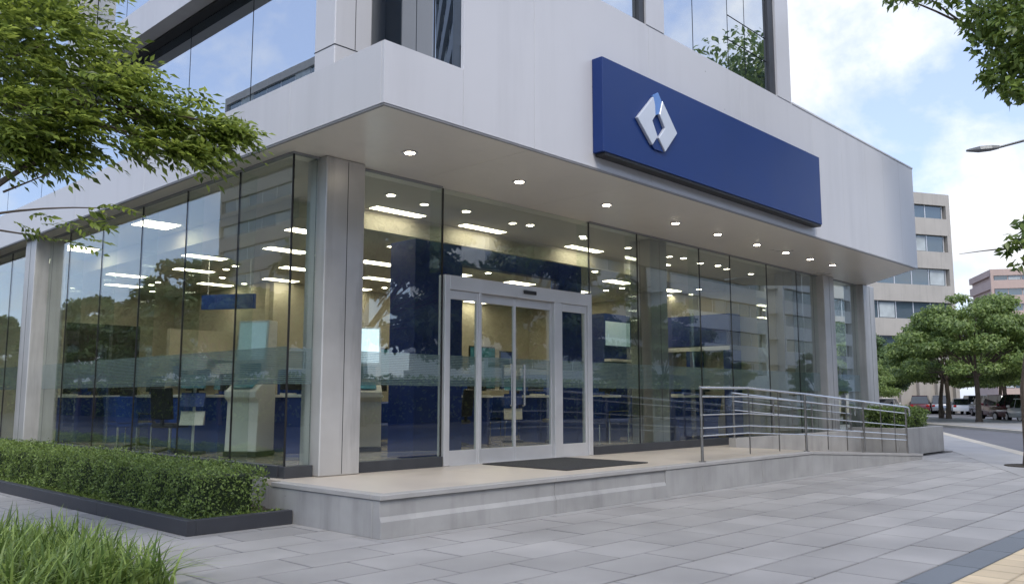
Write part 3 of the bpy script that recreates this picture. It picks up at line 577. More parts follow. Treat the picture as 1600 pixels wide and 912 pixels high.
# ------------------------------------------------------------------ interior
po = thing('entrance_portal', 'navy blue portal frame standing inside the sliding doors', 'portal', (11, 11, P0))
box('portal_pillar', 'iblue', po, 8.94, 10.0, 10.7, 11.35, P0, 4.0, bevel=.004); box('portal_pillar', 'iblue', po, 12.55, 13.25, 10.7, 10.9, P0, 4.0, bevel=.004); box('portal_header', 'iblue', po, 10.001, 12.549, 10.7, 10.9, 3.68, 4.0, bevel=.004)
def kiosk(name, label, x, y, rz, glow='screen', h=2.3):
    t = thing(name, label, 'kiosk', (x, y, P0), rz, 'self-service kiosks')
    MB().prism([(-.3, .0), (.3, .0), (.3, .08), (-.3, .08)], 'x', -.31, .31).build('plinth', 'dark', t, .004)
    MB().prism([(-.28, .081), (.28, .081), (.28, h), (.02, h), (-.06, 1.25), (-.34, 1.08), (-.34, .98), (-.24, .9)], 'x', -.3, .3).build('cabinet', 'white', t, .01)
    MB().prism([(.012, h-.04), (.0, h-.04), (-.055, 1.62), (-.043, 1.62)], 'x', -.26, .26).build('screen', glow, t)
    MB().prism([(-.09, 1.262), (-.30, 1.132), (-.305, 1.14), (-.095, 1.27)], 'x', -.2, .2).build('keypad_shelf', 'teal', t); MB().box(-.2, .2, -.055, -.04, 1.3, 1.56).build('reader_panel', 'teal', t)
    return t
kiosk('atm_kiosk', 'white cash machine with glowing screen beside the navy portal', 9.75, 13.1, R(-32))
kiosk('atm_kiosk', 'pale grey kiosk with teal screen behind the side glass near corner', 7.6, 13.4, R(-62), 'teal_screen')
def desk(name, label, x, y, rz, L_=1.8, top='white', front='iblue2'):
    t = thing(name, label, 'desk', (x, y, P0), rz, 'bank desks')
    MB().box(-L_/2, L_/2, -.4, .4, .98, 1.03).build('desk_top', top, t, .006); MB().box(-L_/2+.03, L_/2-.03, -.36, -.32, .0, .979).build('front_panel', front, t)
    for s in (-1, 1): MB().box(s*(L_/2-.05)-.02, s*(L_/2-.05)+.02, -.318, .38, 0, .979).build('side_panel', front, t)
    MB().box(.25, .7, .06, .09, 1.12, 1.42).build('monitor', 'dark', t, .004); MB().box(.43, .52, .03, .14, 1.031, 1.119).build('monitor_stand', 'dark', t)
    return t
desk('service_desk', 'blue service desk with white top far along the side glass', 8.3, 19.6, R(-70), 1.3); desk('service_desk', 'blue service desk with white top midway along the side glass', 7.75, 15.3, R(-62), 1.1)
desk('service_desk', 'navy desk with white top between the two side desks', 8.05, 17.3, R(-66), 1.0, 'white', 'iblue'); desk('service_desk', 'dark blue desk close behind the clad corner column', 8.35, 12.5, R(-55), .9, 'white', 'iblue'); desk('service_desk', 'long blue counter seen through the sliding doors', 16.7, 15.9, R(-8), 3.6); desk('service_desk', 'pale desk with navy front right of the inner column', 18.1, 11.9, R(-25), 1.3, 'white', 'white')
desk('service_desk', 'navy desk beside the pale desk right of the inner column', 19.1, 12.3, R(-15), 1.3, 'white', 'iblue'); desk('service_desk', 'blue desk at the beige side wall', 18.9, 14.6, R(-60), 1.6)
ch = thing('visitor_chair', 'blue visitor chair right of the sliding doors', 'chair', (14.2, 11.4, P0), R(160), 'visitor chairs')
MB().box(-.24, .24, -.24, .24, .42, .5).build('seat', 'iblue2', ch, .02); MB().prism([(.2, .5), (.26, .5), (.34, 1.0), (.29, 1.0)], 'x', -.23, .23).build('backrest', 'iblue2', ch, .015)
for sx2 in (-.21, .21):
    for sy2 in (-.2, .22): MB().tube([(sx2, sy2, 0), (sx2, sy2, .42)], .013, 6).build('leg', 'chrome', ch)
    MB().tube([(sx2*1.15, -.2, .42), (sx2*1.15, -.2, .66), (sx2*1.15, .22, .68)], .012, 6).build('armrest', 'dark', ch)
for k, (x, y, rz, lb) in enumerate(((14.3, 14.4, 190, 'blue visitor chair nearest the long counter, left of centre'), (15.5, 14.6, 170, 'blue visitor chair at the middle of the long counter'), (16.6, 14.6, 185, 'blue visitor chair at the right of the long counter'), (15.9, 11.8, 215, 'blue visitor chair just behind the inner column'), (17.0, 11.2, 150, 'blue visitor chair in front of the pale desk'), (7.0, 16.6, 120, 'blue visitor chair by the mid side desk'), (7.3, 17.9, 100, 'blue visitor chair by the far side desk'), (18.9, 11.3, 200, 'blue visitor chair before the navy desk'))): copy_tree(ch, (x, y, P0), R(rz), lb, 'visitor chairs')
def wallthing(name, m, label, cat, b, trim=None):
    t = thing(name, label, cat, ((b[0]+b[1])/2, (b[2]+b[3])/2, b[4])); box('board', m, t, *b)
    if trim: box('frame', trim, t, b[0]-.04, b[1]+.04, b[3]-.02, b[3]+.008, b[4]-.04, b[5]+.04)
    return t
wallthing('wall_poster', 'teal', 'dark framed poster on the beige wall seen through the doors', 'poster', (17.6, 18.6, 18.44, 18.49, 1.7, 2.9), 'dark'); wallthing('wall_poster', 'iblue2', 'blue poster beside the dark framed one on the beige wall', 'poster', (18.9, 19.5, 18.44, 18.49, 1.7, 2.8), 'dark')
wallthing('wall_screen', 'teal_screen', 'blue-lit screen high behind the inner column', 'screen', (17.0, 18.0, 12.95, 13.0, 2.7, 3.3), 'iblue'); wallthing('dark_opening_panel', 'darkwall', 'black panel standing for a dark doorway in the far beige wall', 'partition', (8.0, 9.9, 23.5, 23.58, P0, 3.3), 'dark')  # flat black panel stands in for the darkness of a doorway
bt = thing('blue_bay', 'navy blue service bay with deep header on the beige side wall', 'bay', (19.9, 13, P0)); box('bay_header', 'iblue', bt, 19.6, 20.15, 11.0, 14.6, 2.75, 3.55); box('bay_header_stripe', 'white', bt, 19.57, 19.599, 11.0, 14.6, 2.62, 2.72)
for y in (11.0, 12.1, 13.2, 14.4): box('bay_divider', 'iblue', bt, 19.6, 20.15, y, y+.2, P0, 2.619)
bt = thing('blue_cabinet', 'tall navy cabinet under the blue-lit screen', 'cabinet', (17.5, 13.3, P0)); box('cabinet_body', 'iblue', bt, 17.0, 18.1, 13.02, 13.6, P0, 3.5); box('cabinet_shelf', 'white', bt, 17.0, 18.1, 12.8, 13.019, 2.3, 2.36)
sh = thing('wall_shelf', 'pale shelf unit with blue binders on the end of a partition', 'shelf', (9.6, 19.5, P0)); box('partition_panel', 'beige', sh, 8.9, 10.6, 19.45, 19.6, P0, 3.0)
for z in (1.75, 2.3): box('shelf_board', 'white', sh, 8.95, 10.5, 19.15, 19.449, z, z+.04)
for k in range(10): box('binder', random.choice(['iblue2', 'iblue', 'white', 'dark']), sh, 9.0+k*.14, 9.11+k*.14, 19.2, 19.44, 1.791, 1.791+random.uniform(.25, .36))
for (x0, x1, z0, z1, m_, lb) in ((17.0, 17.25, 1.9, 2.6, 'dark', 'slim black notice on the beige wall left of the dark poster'), (16.2, 16.75, 2.2, 2.6, 'white', 'small white notice on the beige wall over the long counter'), (15.2, 15.9, 1.7, 2.3, 'dark', 'small dark board on the beige wall over the long counter'), (14.0, 14.8, 1.8, 2.7, 'teal', 'teal poster on the beige wall seen left of the door post'), (12.4, 13.4, 1.7, 2.6, 'iblue2', 'wide blue poster on the beige wall behind the portal')): wallthing('wall_notice', m_, lb, 'notice', (x0, x1, 18.45, 18.49, z0, z1), 'dark')
for (y0, y1, z0, z1, m_, lb) in ((19.0, 19.9, 1.6, 2.7, 'teal', 'teal poster on the inner side wall seen past the pale kiosk'), (20.3, 21.3, 1.7, 2.6, 'iblue2', 'blue poster on the inner side wall behind the desks'), (21.7, 22.6, 1.6, 2.8, 'white', 'white poster on the inner side wall near the far corner')):
    t = thing('wall_notice', lb, 'notice', (10.88, (y0+y1)/2, z0)); box('board', m_, t, 10.85, 10.885, y0, y1, z0, z1); box('frame', 'dark', t, 10.86, 10.898, y0-.04, y1+.04, z0-.04, z1+.04)
for (x, y, lb) in ((7.1, 14.5, 'slim leaflet rack between pale kiosk and mid side desk'), (8.9, 16.8, 'slim leaflet rack behind the mid side desk'), (13.9, 13.2, 'slim leaflet rack right behind the navy portal'), (12.0, 16.9, 'slim leaflet rack seen through the left door leaf')):
    t = thing('leaflet_rack', lb, 'rack', (x, y, P0), R(-40), 'leaflet racks'); MB().box(-.02, .02, .1, .14, 0, 1.7).build('stem', 'alu', t); MB().box(-.22, .22, -.1, .2, 0, .04).build('foot', 'dark', t)
    for k in range(4): MB().prism([(-.06, .5+k*.32), (.05, .5+k*.32), (.099, .74+k*.32), (.04, .74+k*.32)], 'x', -.2, .2).build('leaflet_tray', ('white', 'iblue2', 'teal', 'white')[k], t)
for (x, y, rz, lb) in ((11.2, 14.6, 10, 'low blue sofa in the hall seen through the left door leaf'), (13.2, 16.6, -10, 'low blue sofa before the beige wall'), (9.2, 15.2, -60, 'low blue sofa behind the glowing cash machine'), (16.4, 17.4, -5, 'low blue sofa behind the long counter')):
    t = thing('blue_sofa', lb, 'sofa', (x, y, P0), R(rz), 'blue waiting sofas'); MB().box(-.85, .85, -.38, .38, .12, .44).build('seat', 'iblue2', t, .03); MB().box(-.85, .85, .2, .4, .441, .88).build('backrest', 'iblue2', t, .03)
    for s_ in (-1, 1): MB().box(s_*.93-.08, s_*.93+.08, -.38, .4, .1, .62).build('armrest', 'iblue', t, .02)
    for sx2 in (-.75, .75):
        for sy2 in (-.3, .3): MB().box(sx2-.025, sx2+.025, sy2-.025, sy2+.025, 0, .119).build('leg', 'chrome', t)
for (x, y, rz, w, lb) in ((12.2, 12.9, 0, 1.1, 'hanging pale direction sign behind the portal opening'), (15.6, 13.4, 0, 1.3, 'hanging blue direction sign beyond the inner column'), (8.6, 16.2, -60, 1.2, 'hanging blue direction sign above the side desks')):
    t = thing('hanging_sign', lb, 'sign', (x, y, 3.2), R(rz)); MB().box(-w/2, w/2, -.04, .04, 0, .3).build('sign_panel', 'white' if 'pale' in lb else 'iblue2', t)
    for s_ in (-1, 1): MB().tube([(s_*w*.4, 0, .3), (s_*w*.4, 0, 1.02)], .008, 6).build('hanger', 'alu', t)
hd_ = desk('hall_desk', 'small navy hall desk with white top and low screen', 12.6, 13.6, R(-20), 1.2, 'white', 'iblue'); hd_['group'] = 'small navy hall desks'
MB().box(-.6, .6, .3, .34, 1.031, 1.5).build('desk_screen', 'iblue2', hd_); MB().box(-.45, -.2, -.1, .15, 1.031, 1.06).build('papers', 'white', hd_); MB().box(-.5, -.1, .1, .13, 1.12, 1.4).build('monitor', 'dark', hd_)
for (x, y, rz) in ((14.9, 13.0, -15), (15.9, 12.6, -28), (11.6, 15.9, -35), (13.4, 15.4, -10), (18.6, 16.9, -30), (14.6, 17.2, 5), (9.6, 17.6, -60), (9.2, 20.6, -70), (7.5, 21.0, -75), (9.0, 13.9, -45), (17.4, 10.9, -20)): copy_tree(hd_, (x, y, P0), R(rz), 'small navy hall desk with white top and low screen', 'small navy hall desks')
oc_ = thing('office_chair', 'black swivel chair in the banking hall', 'chair', (12.9, 14.4, P0), R(10), 'black swivel chairs')
MB().box(-.24, .24, -.23, .23, .45, .53).build('seat', 'dark', oc_, .03); MB().prism([(.2, .6), (.26, .6), (.32, 1.15), (.27, 1.15)], 'x', -.22, .22).build('backrest', 'dark', oc_, .02); MB().tube([(0,0,.06), (0,0,.45)], .03, 8).build('gas_stem', 'chrome', oc_); MB().box(-.02, .02, .2, .25, .48, .62).build('back_stem', 'dark', oc_)
for k in range(5): a_ = k*2*math.pi/5; MB().tube([(0,0,.09), (.29*math.cos(a_), .29*math.sin(a_), .035)], [.025,.02], 6).build('foot', 'dark', oc_)
for (x, y, rz) in ((15.2, 13.8, 20), (16.4, 13.3, -60), (12.0, 16.6, 40), (13.6, 16.2, 5), (11.9, 12.9, 200), (14.2, 12.2, 170), (9.9, 18.5, -30), (7.2, 16.9, 100), (6.9, 14.9, 120), (8.6, 21.5, 20), (18.3, 11.6, 190), (16.2, 11.0, 160)): copy_tree(oc_, (x, y, P0), R(rz), 'black swivel chair in the banking hall', 'black swivel chairs')
wallthing('beige_partition', 'beige', 'free-standing beige partition panel near the far side glass', 'partition', (6.6, 7.3, 21.4, 21.6, P0, 3.2))

# ------------------------------------------------------------------ trees
def crown_points(clumps, per, flat=.5):
    P = []; Nn = []
    for (c, r) in clumps:
        n = max(8, int(per*r*r)); d = unit(RNG.normal(0, 1, (n, 3))); rad = r*RNG.uniform(.55, 1.05, (n, 1)) ; q = d*rad; q[:, 2] *= flat; P.append(np.array(c) + q); Nn.append(d*np.array([1, 1, .7]) + np.array([0, 0, .55]))
    return np.concatenate(P), np.concatenate(Nn)
def limb_mesh(mb, a, b, r0, r1, sag=.1, n=6, seg=5):
    a, b = Vector(a), Vector(b); m_ = (a+b)/2 + Vector((random.uniform(-.1,.1), random.uniform(-.1,.1), sag))*(b-a).length; pts = []; rr = []
    for i in range(seg+1):
        t = i/seg; pts.append(a*(1-t)**2 + m_*2*t*(1-t) + b*t*t); rr.append(r0 + (r1-r0)*t)
    mb.tube(pts, rr, n, cap=False)
def street_tree(name, label, H, W, fork, seed, leaf='leafA', nclump=34, per=420, ls=.22, group=None):
    """umbrella crown: short trunk, spreading limbs, flattened leaf clumps in layers"""
    st = random.getstate(); random.seed(seed); t = thing(name, label, 'tree', group=group); tr = MB()
    tr.tube([(0,0,-.05), (.02,.01,.25), (.05,-.03,fork*.5), (.0,.02,fork)], [.25, .17, .14, .13], 9); clumps = []; limbs = MB()
    for k in range(6):
        a = k*math.pi/3 + random.uniform(-.4,.4); rr = W*random.uniform(.25,.42); limb_mesh(limbs, (0,0,fork-.08), (rr*math.cos(a), rr*math.sin(a), fork + (H-fork)*random.uniform(.4,.65)), .085, .03, -.06)
    for k in range(nclump):
        a = random.uniform(0, 2*math.pi); q = math.sqrt(random.random()); rr = q*W*.5; zt_ = fork*.95 + (H-fork*.95)*(1-.72*q**2.2) ; z = zt_ - random.random()**1.5*(H-fork)*.45; r = W*random.uniform(.07, .14)
        z = max(z, fork*1.12 + .3*q); clumps.append(((rr*math.cos(a), rr*math.sin(a), z-r*.4), r)); limb_mesh(limbs, (rr*.35*math.cos(a), rr*.35*math.sin(a), fork+(z-fork)*.4), (rr*math.cos(a), rr*math.sin(a), z-r*.3), .03, .008, -.03, 4, 3)
    tk = tr.build('trunk', 'bark', t, smooth=True, local=True); limbs.build('limbs', 'bark', tk, smooth=True, local=True)
    P, Nn = crown_points(clumps, per*4/W*1.9, .42); Nn = Nn + RNG.normal(0, .45, Nn.shape); Ax = np.cross(Nn, RNG.normal(0, 1, Nn.shape))
    link_mesh('crown', leaf_mesh('crown', P, Ax, Nn, RNG.uniform(.6, 1.2, len(P))*ls, leaf, .6, 0, False), t); random.setstate(st); return t
trA = street_tree('street_tree', 'spreading umbrella tree on the median, nearest the road', 7.8, 8.6, 2.7, 3, 'leafA', 95, 700, .21, 'trees lining the street')
trA.location = (55.5, 15.1, 0); trA.rotation_euler.z = .6
trB = street_tree('street_tree', 'twin-stemmed umbrella tree on the median beside the first', 7.4, 7.8, 2.6, 5, 'leafA', 85, 700, .21, 'trees lining the street'); trB.location = (62.6, 18.9, 0)
MB().tube([(.8,.7,-.05),(.85,.72,1.2),(.5,.4,2.7)], [.2,.14,.11], 8).build('second_trunk', 'bark', trB, smooth=True, local=True)
trC = street_tree('street_tree', 'dense dark green street tree beyond the last bank column', 7.8, 9.0, 2.3, 8, 'leafB', 90, 700, .23, 'trees lining the street'); trC.location = (66, 27.5, 0)
for (x, y, rz, s, src, lb) in ((72, 33, 2, 1.0, trC, 'dark street tree seen through the end glass of the bank'), (52, 24, 1, .85, trC, 'dark tree behind the glass between the last two columns'), (47, 19.5, 4, .62, trB, 'small round tree seen past the slim end column'), (88, 22.0, 3, 1.0, trB, 'hazy tree behind the parked cars at the right edge'), (98, 33, 5, 1.15, trA, 'tall tree behind the banners near the office block'), (60, 34, .4, 1.0, trA, 'light green tree beyond the glazed end of the bank'), (110, 27, 1.4, 1.1, trA, 'farthest tree along the street at the right edge')): copy_tree(src, (x, y, 0), rz, lb, 'trees lining the street', (s, s, s))
# trees across the plaza and along the side street: the glass mirrors them
rowA = street_tree('plane_tree', 'broad tree across the side street, mirrored in the glass', 10.2, 9.5, 3.0, 12, 'leafB', 60, 420, .34, 'trees mirrored in the glass'); rowA.location = (-11, 24, 0)
rowlab = 'broad tree across the side street, mirrored in the glass'
for k, (x, y, s) in enumerate(((-13, 34, 1.0), (-11, 43, .9), (-14, 53, 1.05), (-12, 63, .85), (-15, 74, 1.0), (-13, 86, .8), (-17, 99, 1.0))): copy_tree(rowA, (x, y, 0), k*1.3, rowlab, 'trees mirrored in the glass', (s, s, s))
flab = 'broad tree behind the plaza, mirrored in the front glass'
for k, (x, y, s) in enumerate(((-3, -17, 1.4), (7, -19, 1.6), (17, -16, 1.4), (27, -18, 1.5), (37, -16, 1.2), (49, -14, .8), (66, -19, .55), (84, -19, .6))): copy_tree(rowA, (x, y, 0), k*1.7+.5, flab, 'trees mirrored in the front glass', (s, s, s))  # unseen trees, the nearer ones enlarged to keep sky out of the front glass

# near tree whose branches hang into the upper left
def ray_pt(x, y, d):
    v = cR @ Vector(((x-800)/1337, -(y-456)/1337, -1)); k = d/math.hypot(v.x, v.y); return Vector((0, 0, 1.4)) + v*k
ft = thing('leafy_tree', 'near leafy tree reaching over the hedge with drooping bright sprays', 'tree', (1.0, 8.5, 0)); base = Vector((1.0, 8.5, 0))
fork = base + Vector((.15, -.1, 2.2)); tk = MB().tube([base - Vector((0,0,.05)), base + Vector((.02,.0,.3)), base + Vector((.1,-.05,1.2)), fork], [.2, .13, .11, .1], 10).build('trunk', 'bark', ft, smooth=True)
lobes = [((70,70),8.1,.68,95), ((165,135),7.9,.5,50), ((235,165),7.8,.42,40), ((290,195),7.7,.30,26), ((345,212),7.65,.20,15), ((40,190),8.0,.45,55), ((20,235),8.0,.3,22), ((95,235),7.9,.26,20), ((150,205),7.8,.36,34), ((235,225),7.7,.24,16), ((320,240),7.6,.16,12), ((280,235),7.6,.16,12), ((355,195),7.6,.12,8), ((-90,80),8.5,.9,60), ((50,-70),8.3,.8,70), ((-120,-120),8.8,1.0,60), ((-160,230),8.6,.6,30), ((-60,-260),8.9,1.0,50), ((90,40),9.1,.6,40), ((0,130),9.0,.6,45), ((385,205),7.6,.05,2)]
sp_P, sp_D = [], []; lm = MB(); hub = ray_pt(-70, 150, 8.5); limb_mesh(lm, fork, hub, .08, .05, .02)
for (q, d, r, n) in lobes:
    c = ray_pt(q[0], q[1], d); out = (c - fork); out.z *= .3; out.normalize()
    limb_mesh(lm, hub, c, .022, .005, .05, 6, 6)
    for k in range(int(n*3.3)):
        v = Vector(unit(RNG.normal(0, 1, 3)))*r*random.random()**.4; v.z *= .62; p = c + v
        if math.sin(p.x*7.1+1)*math.sin(p.y*6.3)*math.sin(p.z*8.7+.5) + .4*math.sin(p.x*14+p.z*13)*math.sin(p.y*11) > .2: continue
        dd = (out*1.0 + v.normalized()*.6 + Vector((random.gauss(0,.25), random.gauss(0,.25), random.gauss(-.28,.16)))).normalized(); sp_P.append(p - dd*.12); sp_D.append(dd)
for (x, y, d) in ((150,322,7.8),(165,318,7.8),(135,328,7.8),(115,335,7.9),(100,345,7.9),(140,345,7.8),(60,350,8),(30,362,8),(70,372,8),(20,345,8),(105,380,7.9),(125,372,7.85),(45,335,8)):
    sp_P.append(ray_pt(x, y, d)); sp_D.append(Vector((.55, -.75, random.uniform(-.35, .1))).normalized())
limb_mesh(lm, ray_pt(-60, 330, 8.2), ray_pt(50, 255, 8.0), .035, .018, .0); limb_mesh(lm, ray_pt(-70, 345, 8.2), ray_pt(160, 325, 7.8), .014, .004, .05); limb_mesh(lm, ray_pt(-70, 350, 8.2), ray_pt(110, 378, 7.9), .012, .004, .03); limb_mesh(lm, ray_pt(48, 258, 8.0), ray_pt(160, 190, 7.9), .016, .006, .0); limb_mesh(lm, ray_pt(5, 300, 8.05), ray_pt(80, 270, 7.9), .01, .004, .0)
limb_mesh(lm, fork, ray_pt(-60, 330, 8.2), .06, .035, .05)
lm.build('limbs', 'bark', tk, smooth=True)
SPp = np.array([tuple(p) for p in sp_P]); SD = np.array([tuple(d) for d in sp_D]); ns = len(SPp); K = 13
LP, LA, LN, LS = [], [], [], []; up = np.tile([0., 0, 1], (ns, 1)) + RNG.normal(0, .35, (ns, 3)); sd = unit(np.cross(SD, up)); ln = RNG.uniform(.2, .36, (ns, 1))
for k in range(K):
    t = (k//2+.6)/(K//2+1); s = -1 if k % 2 else 1
    if k == K-1: s = 0; t = 1.0
    p = SPp + SD*ln*t; p[:, 2] -= (ln[:, 0]*t)**2*.6; LP.append(p); a = SD*(.75 if s else 1) + sd*s*.85; a[:, 2] -= .25; LA.append(a + RNG.normal(0, .14, (ns, 3))); LN.append(up + RNG.normal(0, .25, (ns, 3))); LS.append(RNG.uniform(.055, .1, ns))
link_mesh('crown', leaf_mesh('crown', np.concatenate(LP), np.concatenate(LA), np.concatenate(LN), np.concatenate(LS), 'fgleaf', .44, .06, True, (1.0, 8.5, 0)), ft)

# tree at the right edge, its broad leaves hanging into the sky
rb = Vector((20.4, 4.62, 0)); rt = thing('broadleaf_tree', 'broad-leaved tree at the right edge of the plaza', 'tree', tuple(rb)); rf = Vector((21.5, 3.55, 8.0))
tk = MB().tube([rb - Vector((0,0,.05)), rb + Vector((0,0,.3)), rb + Vector((.02,.0,1.6)), rb + Vector((.5,-.45,5.0)), rf], [.18, .13, .12, .11, .1], 10).build('trunk', 'bark', rt, smooth=True); lm = MB(); lm2 = MB(); CP = []; CN = []
for (q, d, r, n) in (((1400,-8),19.6,.30,60), ((1440,-12),19.6,.35,90), ((1490,-10),19.8,.4,130), ((1545,30),20,.65,420), ((1590,60),20,.9,800), ((1570,110),19.8,.55,330), ((1590,140),19.6,.35,130), ((1640,90),20.4,1.3,900), ((1660,-40),20.5,1.5,800), ((1575,-20),20.3,1.0,500), ((1590,378),20.2,.24,46), ((1600,352),20.2,.2,30), ((1572,390),20.2,.16,22), ((1598,412),20.2,.2,26), ((1640,380),20.2,.45,100)):
    c = ray_pt(q[0], q[1], d); limb_mesh(lm if q[1] < 300 else lm2, rf if q[1] < 300 else rb + Vector((.46,-.41,4.6)), c, .06, .012, .05, 6, 5); v = unit(RNG.normal(0, 1, (n, 3)))*r*RNG.random((n, 1))**.4; v[:, 2] *= .7; CP.append(np.array(c) + v); CN.append(v*.5 + np.array([0, 0, .5]) + RNG.normal(0, .5, (n, 3)))
for off in ((1.4,-1.3,.4), (2.2,-.4,1.6), (.5,-2.3,1.2), (2.0,-1.9,2.2), (2.8,-1.8,1.0)):
    c = rf + Vector(off); limb_mesh(lm, rf, c, .06, .015, .05, 6, 5); n = 520; v = unit(RNG.normal(0, 1, (n, 3)))*1.25*RNG.random((n, 1))**.4; v[:, 2] *= .7; CP.append(np.array(c) + v); CN.append(v*.5 + np.array([0, 0, .5]) + RNG.normal(0, .5, (n, 3)))
limb_mesh(lm2, rb + Vector((.46,-.41,4.6)), ray_pt(1499, 397, 20.2), .03, .005, .02, 6, 8)
lm.build('limbs', 'bark', tk, smooth=True); lm2.build('low_limb', 'bark', tk, smooth=True); P = np.concatenate(CP); Nn = np.concatenate(CN); Ax = np.cross(Nn, RNG.normal(0, 1, P.shape)); Ax = unit(Ax) + np.array([-.15, .15, -.5])
link_mesh('crown', leaf_mesh('crown', P, Ax, Nn, RNG.uniform(.13, .26, len(P)), 'rtleaf', .45, .06, True, tuple(rb)), rt)
tag(MB().disc((20.4, 4.62), .5, -.01, .02, 24).build('tree_pit', 'soil'), 'round dark soil pit around the right-edge tree', 'tree pit', kind='structure')

# ------------------------------------------------------------------ street furniture, cars, far buildings
def lamp(name, label, base, top, arm, head_l=1.0):
    t = thing(name, label, 'street lamp', tuple(base)); b = Vector(base); MB().tube([b, b + Vector((0,0,.6)), b + Vector((0,0,top))], [.1, .08, .05], 10).build('pole', 'lamp_grey', t, smooth=True)
    a = b + Vector((0,0,top-.1)); e = Vector(arm); MB().tube([a, (a+e)/2 + Vector((0,0,.18)), e], [.045, .035, .03], 8).build('arm', 'lamp_grey', t, smooth=True)
    d = (e-a); d.z = 0; d.normalize(); s = Vector((-d.y, d.x, 0)); V = []
    for tt, w, h in ((0, .06, .05), (.25, .13, .08), (.6, .15, .08), (1.0, .05, .03)):
        c = e + d*head_l*tt + Vector((0,0,-.02*tt)); V += [c - s*w - Vector((0,0,h*.6)), c + s*w - Vector((0,0,h*.6)), c + s*w*.7 + Vector((0,0,h*.7)), c - s*w*.7 + Vector((0,0,h*.7))]
    F = [(0,1,2,3), (15,14,13,12)]
    for i in range(3): F += [(4*i+k, 4*i+(k+1) % 4, 4*i+4+(k+1) % 4, 4*i+4+k) for k in range(4)]
    MB().add(V, F).build('lamp_head', 'lamp_grey', t, .01); return t
hd = ray_pt(1562, 230, 24); lamp('street_lamp', 'grey street lamp whose curved head reaches in from the right', (24.7, 2.6, 0), 8.0, (hd.x, hd.y, hd.z), .75)
def car(name, label, paint, suv=False):
    t = thing(name, label, 'car', group='cars parked across the road'); H_ = 1.72 if suv else 1.45; L2 = 2.25; hw = .86; bz = .95 if suv else .86
    prof = [(-L2, .42), (-L2+.04, .72), (-L2+.12, bz-.02), (-L2+1.0, bz+.04), (L2-.75, bz+.05), (L2-.08, bz), (L2, .6), (L2-.02, .32), (-L2+.05, .3)]
    b = MB()
    V = []; n = len(prof)
    for yy, sc in ((-hw, .0), (-hw+.06, .03), (hw-.06, .03), (hw, .0)):
        for (px_, pz_) in prof: V.append((px_*(1.0 if abs(yy) < hw else .985), yy, pz_ if abs(yy) < hw else (pz_ - .02 if pz_ > .6 else pz_)))
    F = [tuple(range(n)), tuple(range(3*n, 4*n))[::-1]]
    for k in range(3): F += [(k*n+i, k*n+(i+1) % n, (k+1)*n+(i+1) % n, (k+1)*n+i) for i in range(n)]
    MB().add(V, F).build('body', paint, t, .02, True, local=True)
    a, b_, c, d = (-L2+.95, -L2+1.55, L2-(.45 if suv else 1.15), L2-(.12 if suv else .45))
    cab = [(a, -hw+.05, bz+.03), (d, -hw+.05, bz+.03), (d, hw-.05, bz+.03), (a, hw-.05, bz+.03), (b_, -hw+.2, H_), (c, -hw+.2, H_), (c, hw-.2, H_), (b_, hw-.2, H_)]
    MB().add(cab, [(3,2,1,0), (4,5,6,7), (0,1,5,4), (1,2,6,5), (2,3,7,6), (3,0,4,7)]).build('cabin', 'car_glass', t, .02, local=True)
    MB().box(b_-.05, c+.05, -hw+.19, hw-.19, H_-.015, H_+.03).build('roof', paint, t, .015, local=True)
    for x in (a+(b_-a)*.5+.62, c-.55):
        for s in (-1, 1): MB().add([(x-.04, s*(hw-.045), bz+.03), (x+.04, s*(hw-.045), bz+.03), (x+.04, s*(hw-.195), H_), (x-.04, s*(hw-.195), H_), (x-.04, s*(hw-.1), bz+.03), (x+.04, s*(hw-.1), bz+.03), (x+.04, s*(hw-.25), H_), (x-.04, s*(hw-.25), H_)], [(0,1,2,3), (4,5,6,7), (0,1,5,4), (1,2,6,5), (2,3,7,6), (3,0,4,7)]).build('pillar', paint, t, local=True)
    for x in (-L2+.8, L2-.8):
        for s in (-1, 1):
            cc = [(x + .33*math.cos(k*math.pi/9), .33 + .33*math.sin(k*math.pi/9)) for k in range(18)]; w = MB().prism(cc, 'y', s*(hw-.2), s*(hw+.015)).build('wheel', 'tyre', t, .02)
            cc = [(x + .2*math.cos(k*math.pi/7), .33 + .2*math.sin(k*math.pi/7)) for k in range(14)]; MB().prism(cc, 'y', s*(hw+.0155), s*(hw+.025)).build('rim', 'rim', w)
    for s in (-1, 1):
        MB().box(-L2-.005, -L2+.2, s*.62-.17, s*.62+.17, .64, .8).build('headlight', 'lens', t, .03, local=True); MB().box(L2-.12, L2+.015, s*.68-.13, s*.68+.13, .68, .88).build('tail_light', 'tail', t, .03, local=True)
        MB().box(-.95, -.8, s*(hw+.1)-.09, s*(hw+.1)+.09, bz+.05, bz+.2).build('mirror', paint, t, .03, local=True)
    MB().box(-L2-.02, -L2+.06, -.55, .55, .42, .56).build('grille', 'dark', t, .01, local=True)
    return t
CN_ = -.12
def at_px(x, y): d = 1.4 + .12; v = cR @ Vector(((x-800)/1337, -(y-456)/1337, -1)); k = -d/v.z; return Vector((v.x*k, v.y*k, CN_))
cw = car('parked_car', 'white sedan parked right behind the twin median trunks', 'car_white'); cw.location = at_px(1503, 647); cw.rotation_euler.z = R(200)
cm = car('parked_car', 'white and maroon sport utility parked right of the median tree', 'car_maroon', True); cm.location = at_px(1566, 655); cm.rotation_euler.z = R(215)
cs = car('parked_car', 'silver wagon parked between the white sedan and the maroon car', 'car_silver', True); cs.location = at_px(1545, 650); cs.rotation_euler.z = R(212)
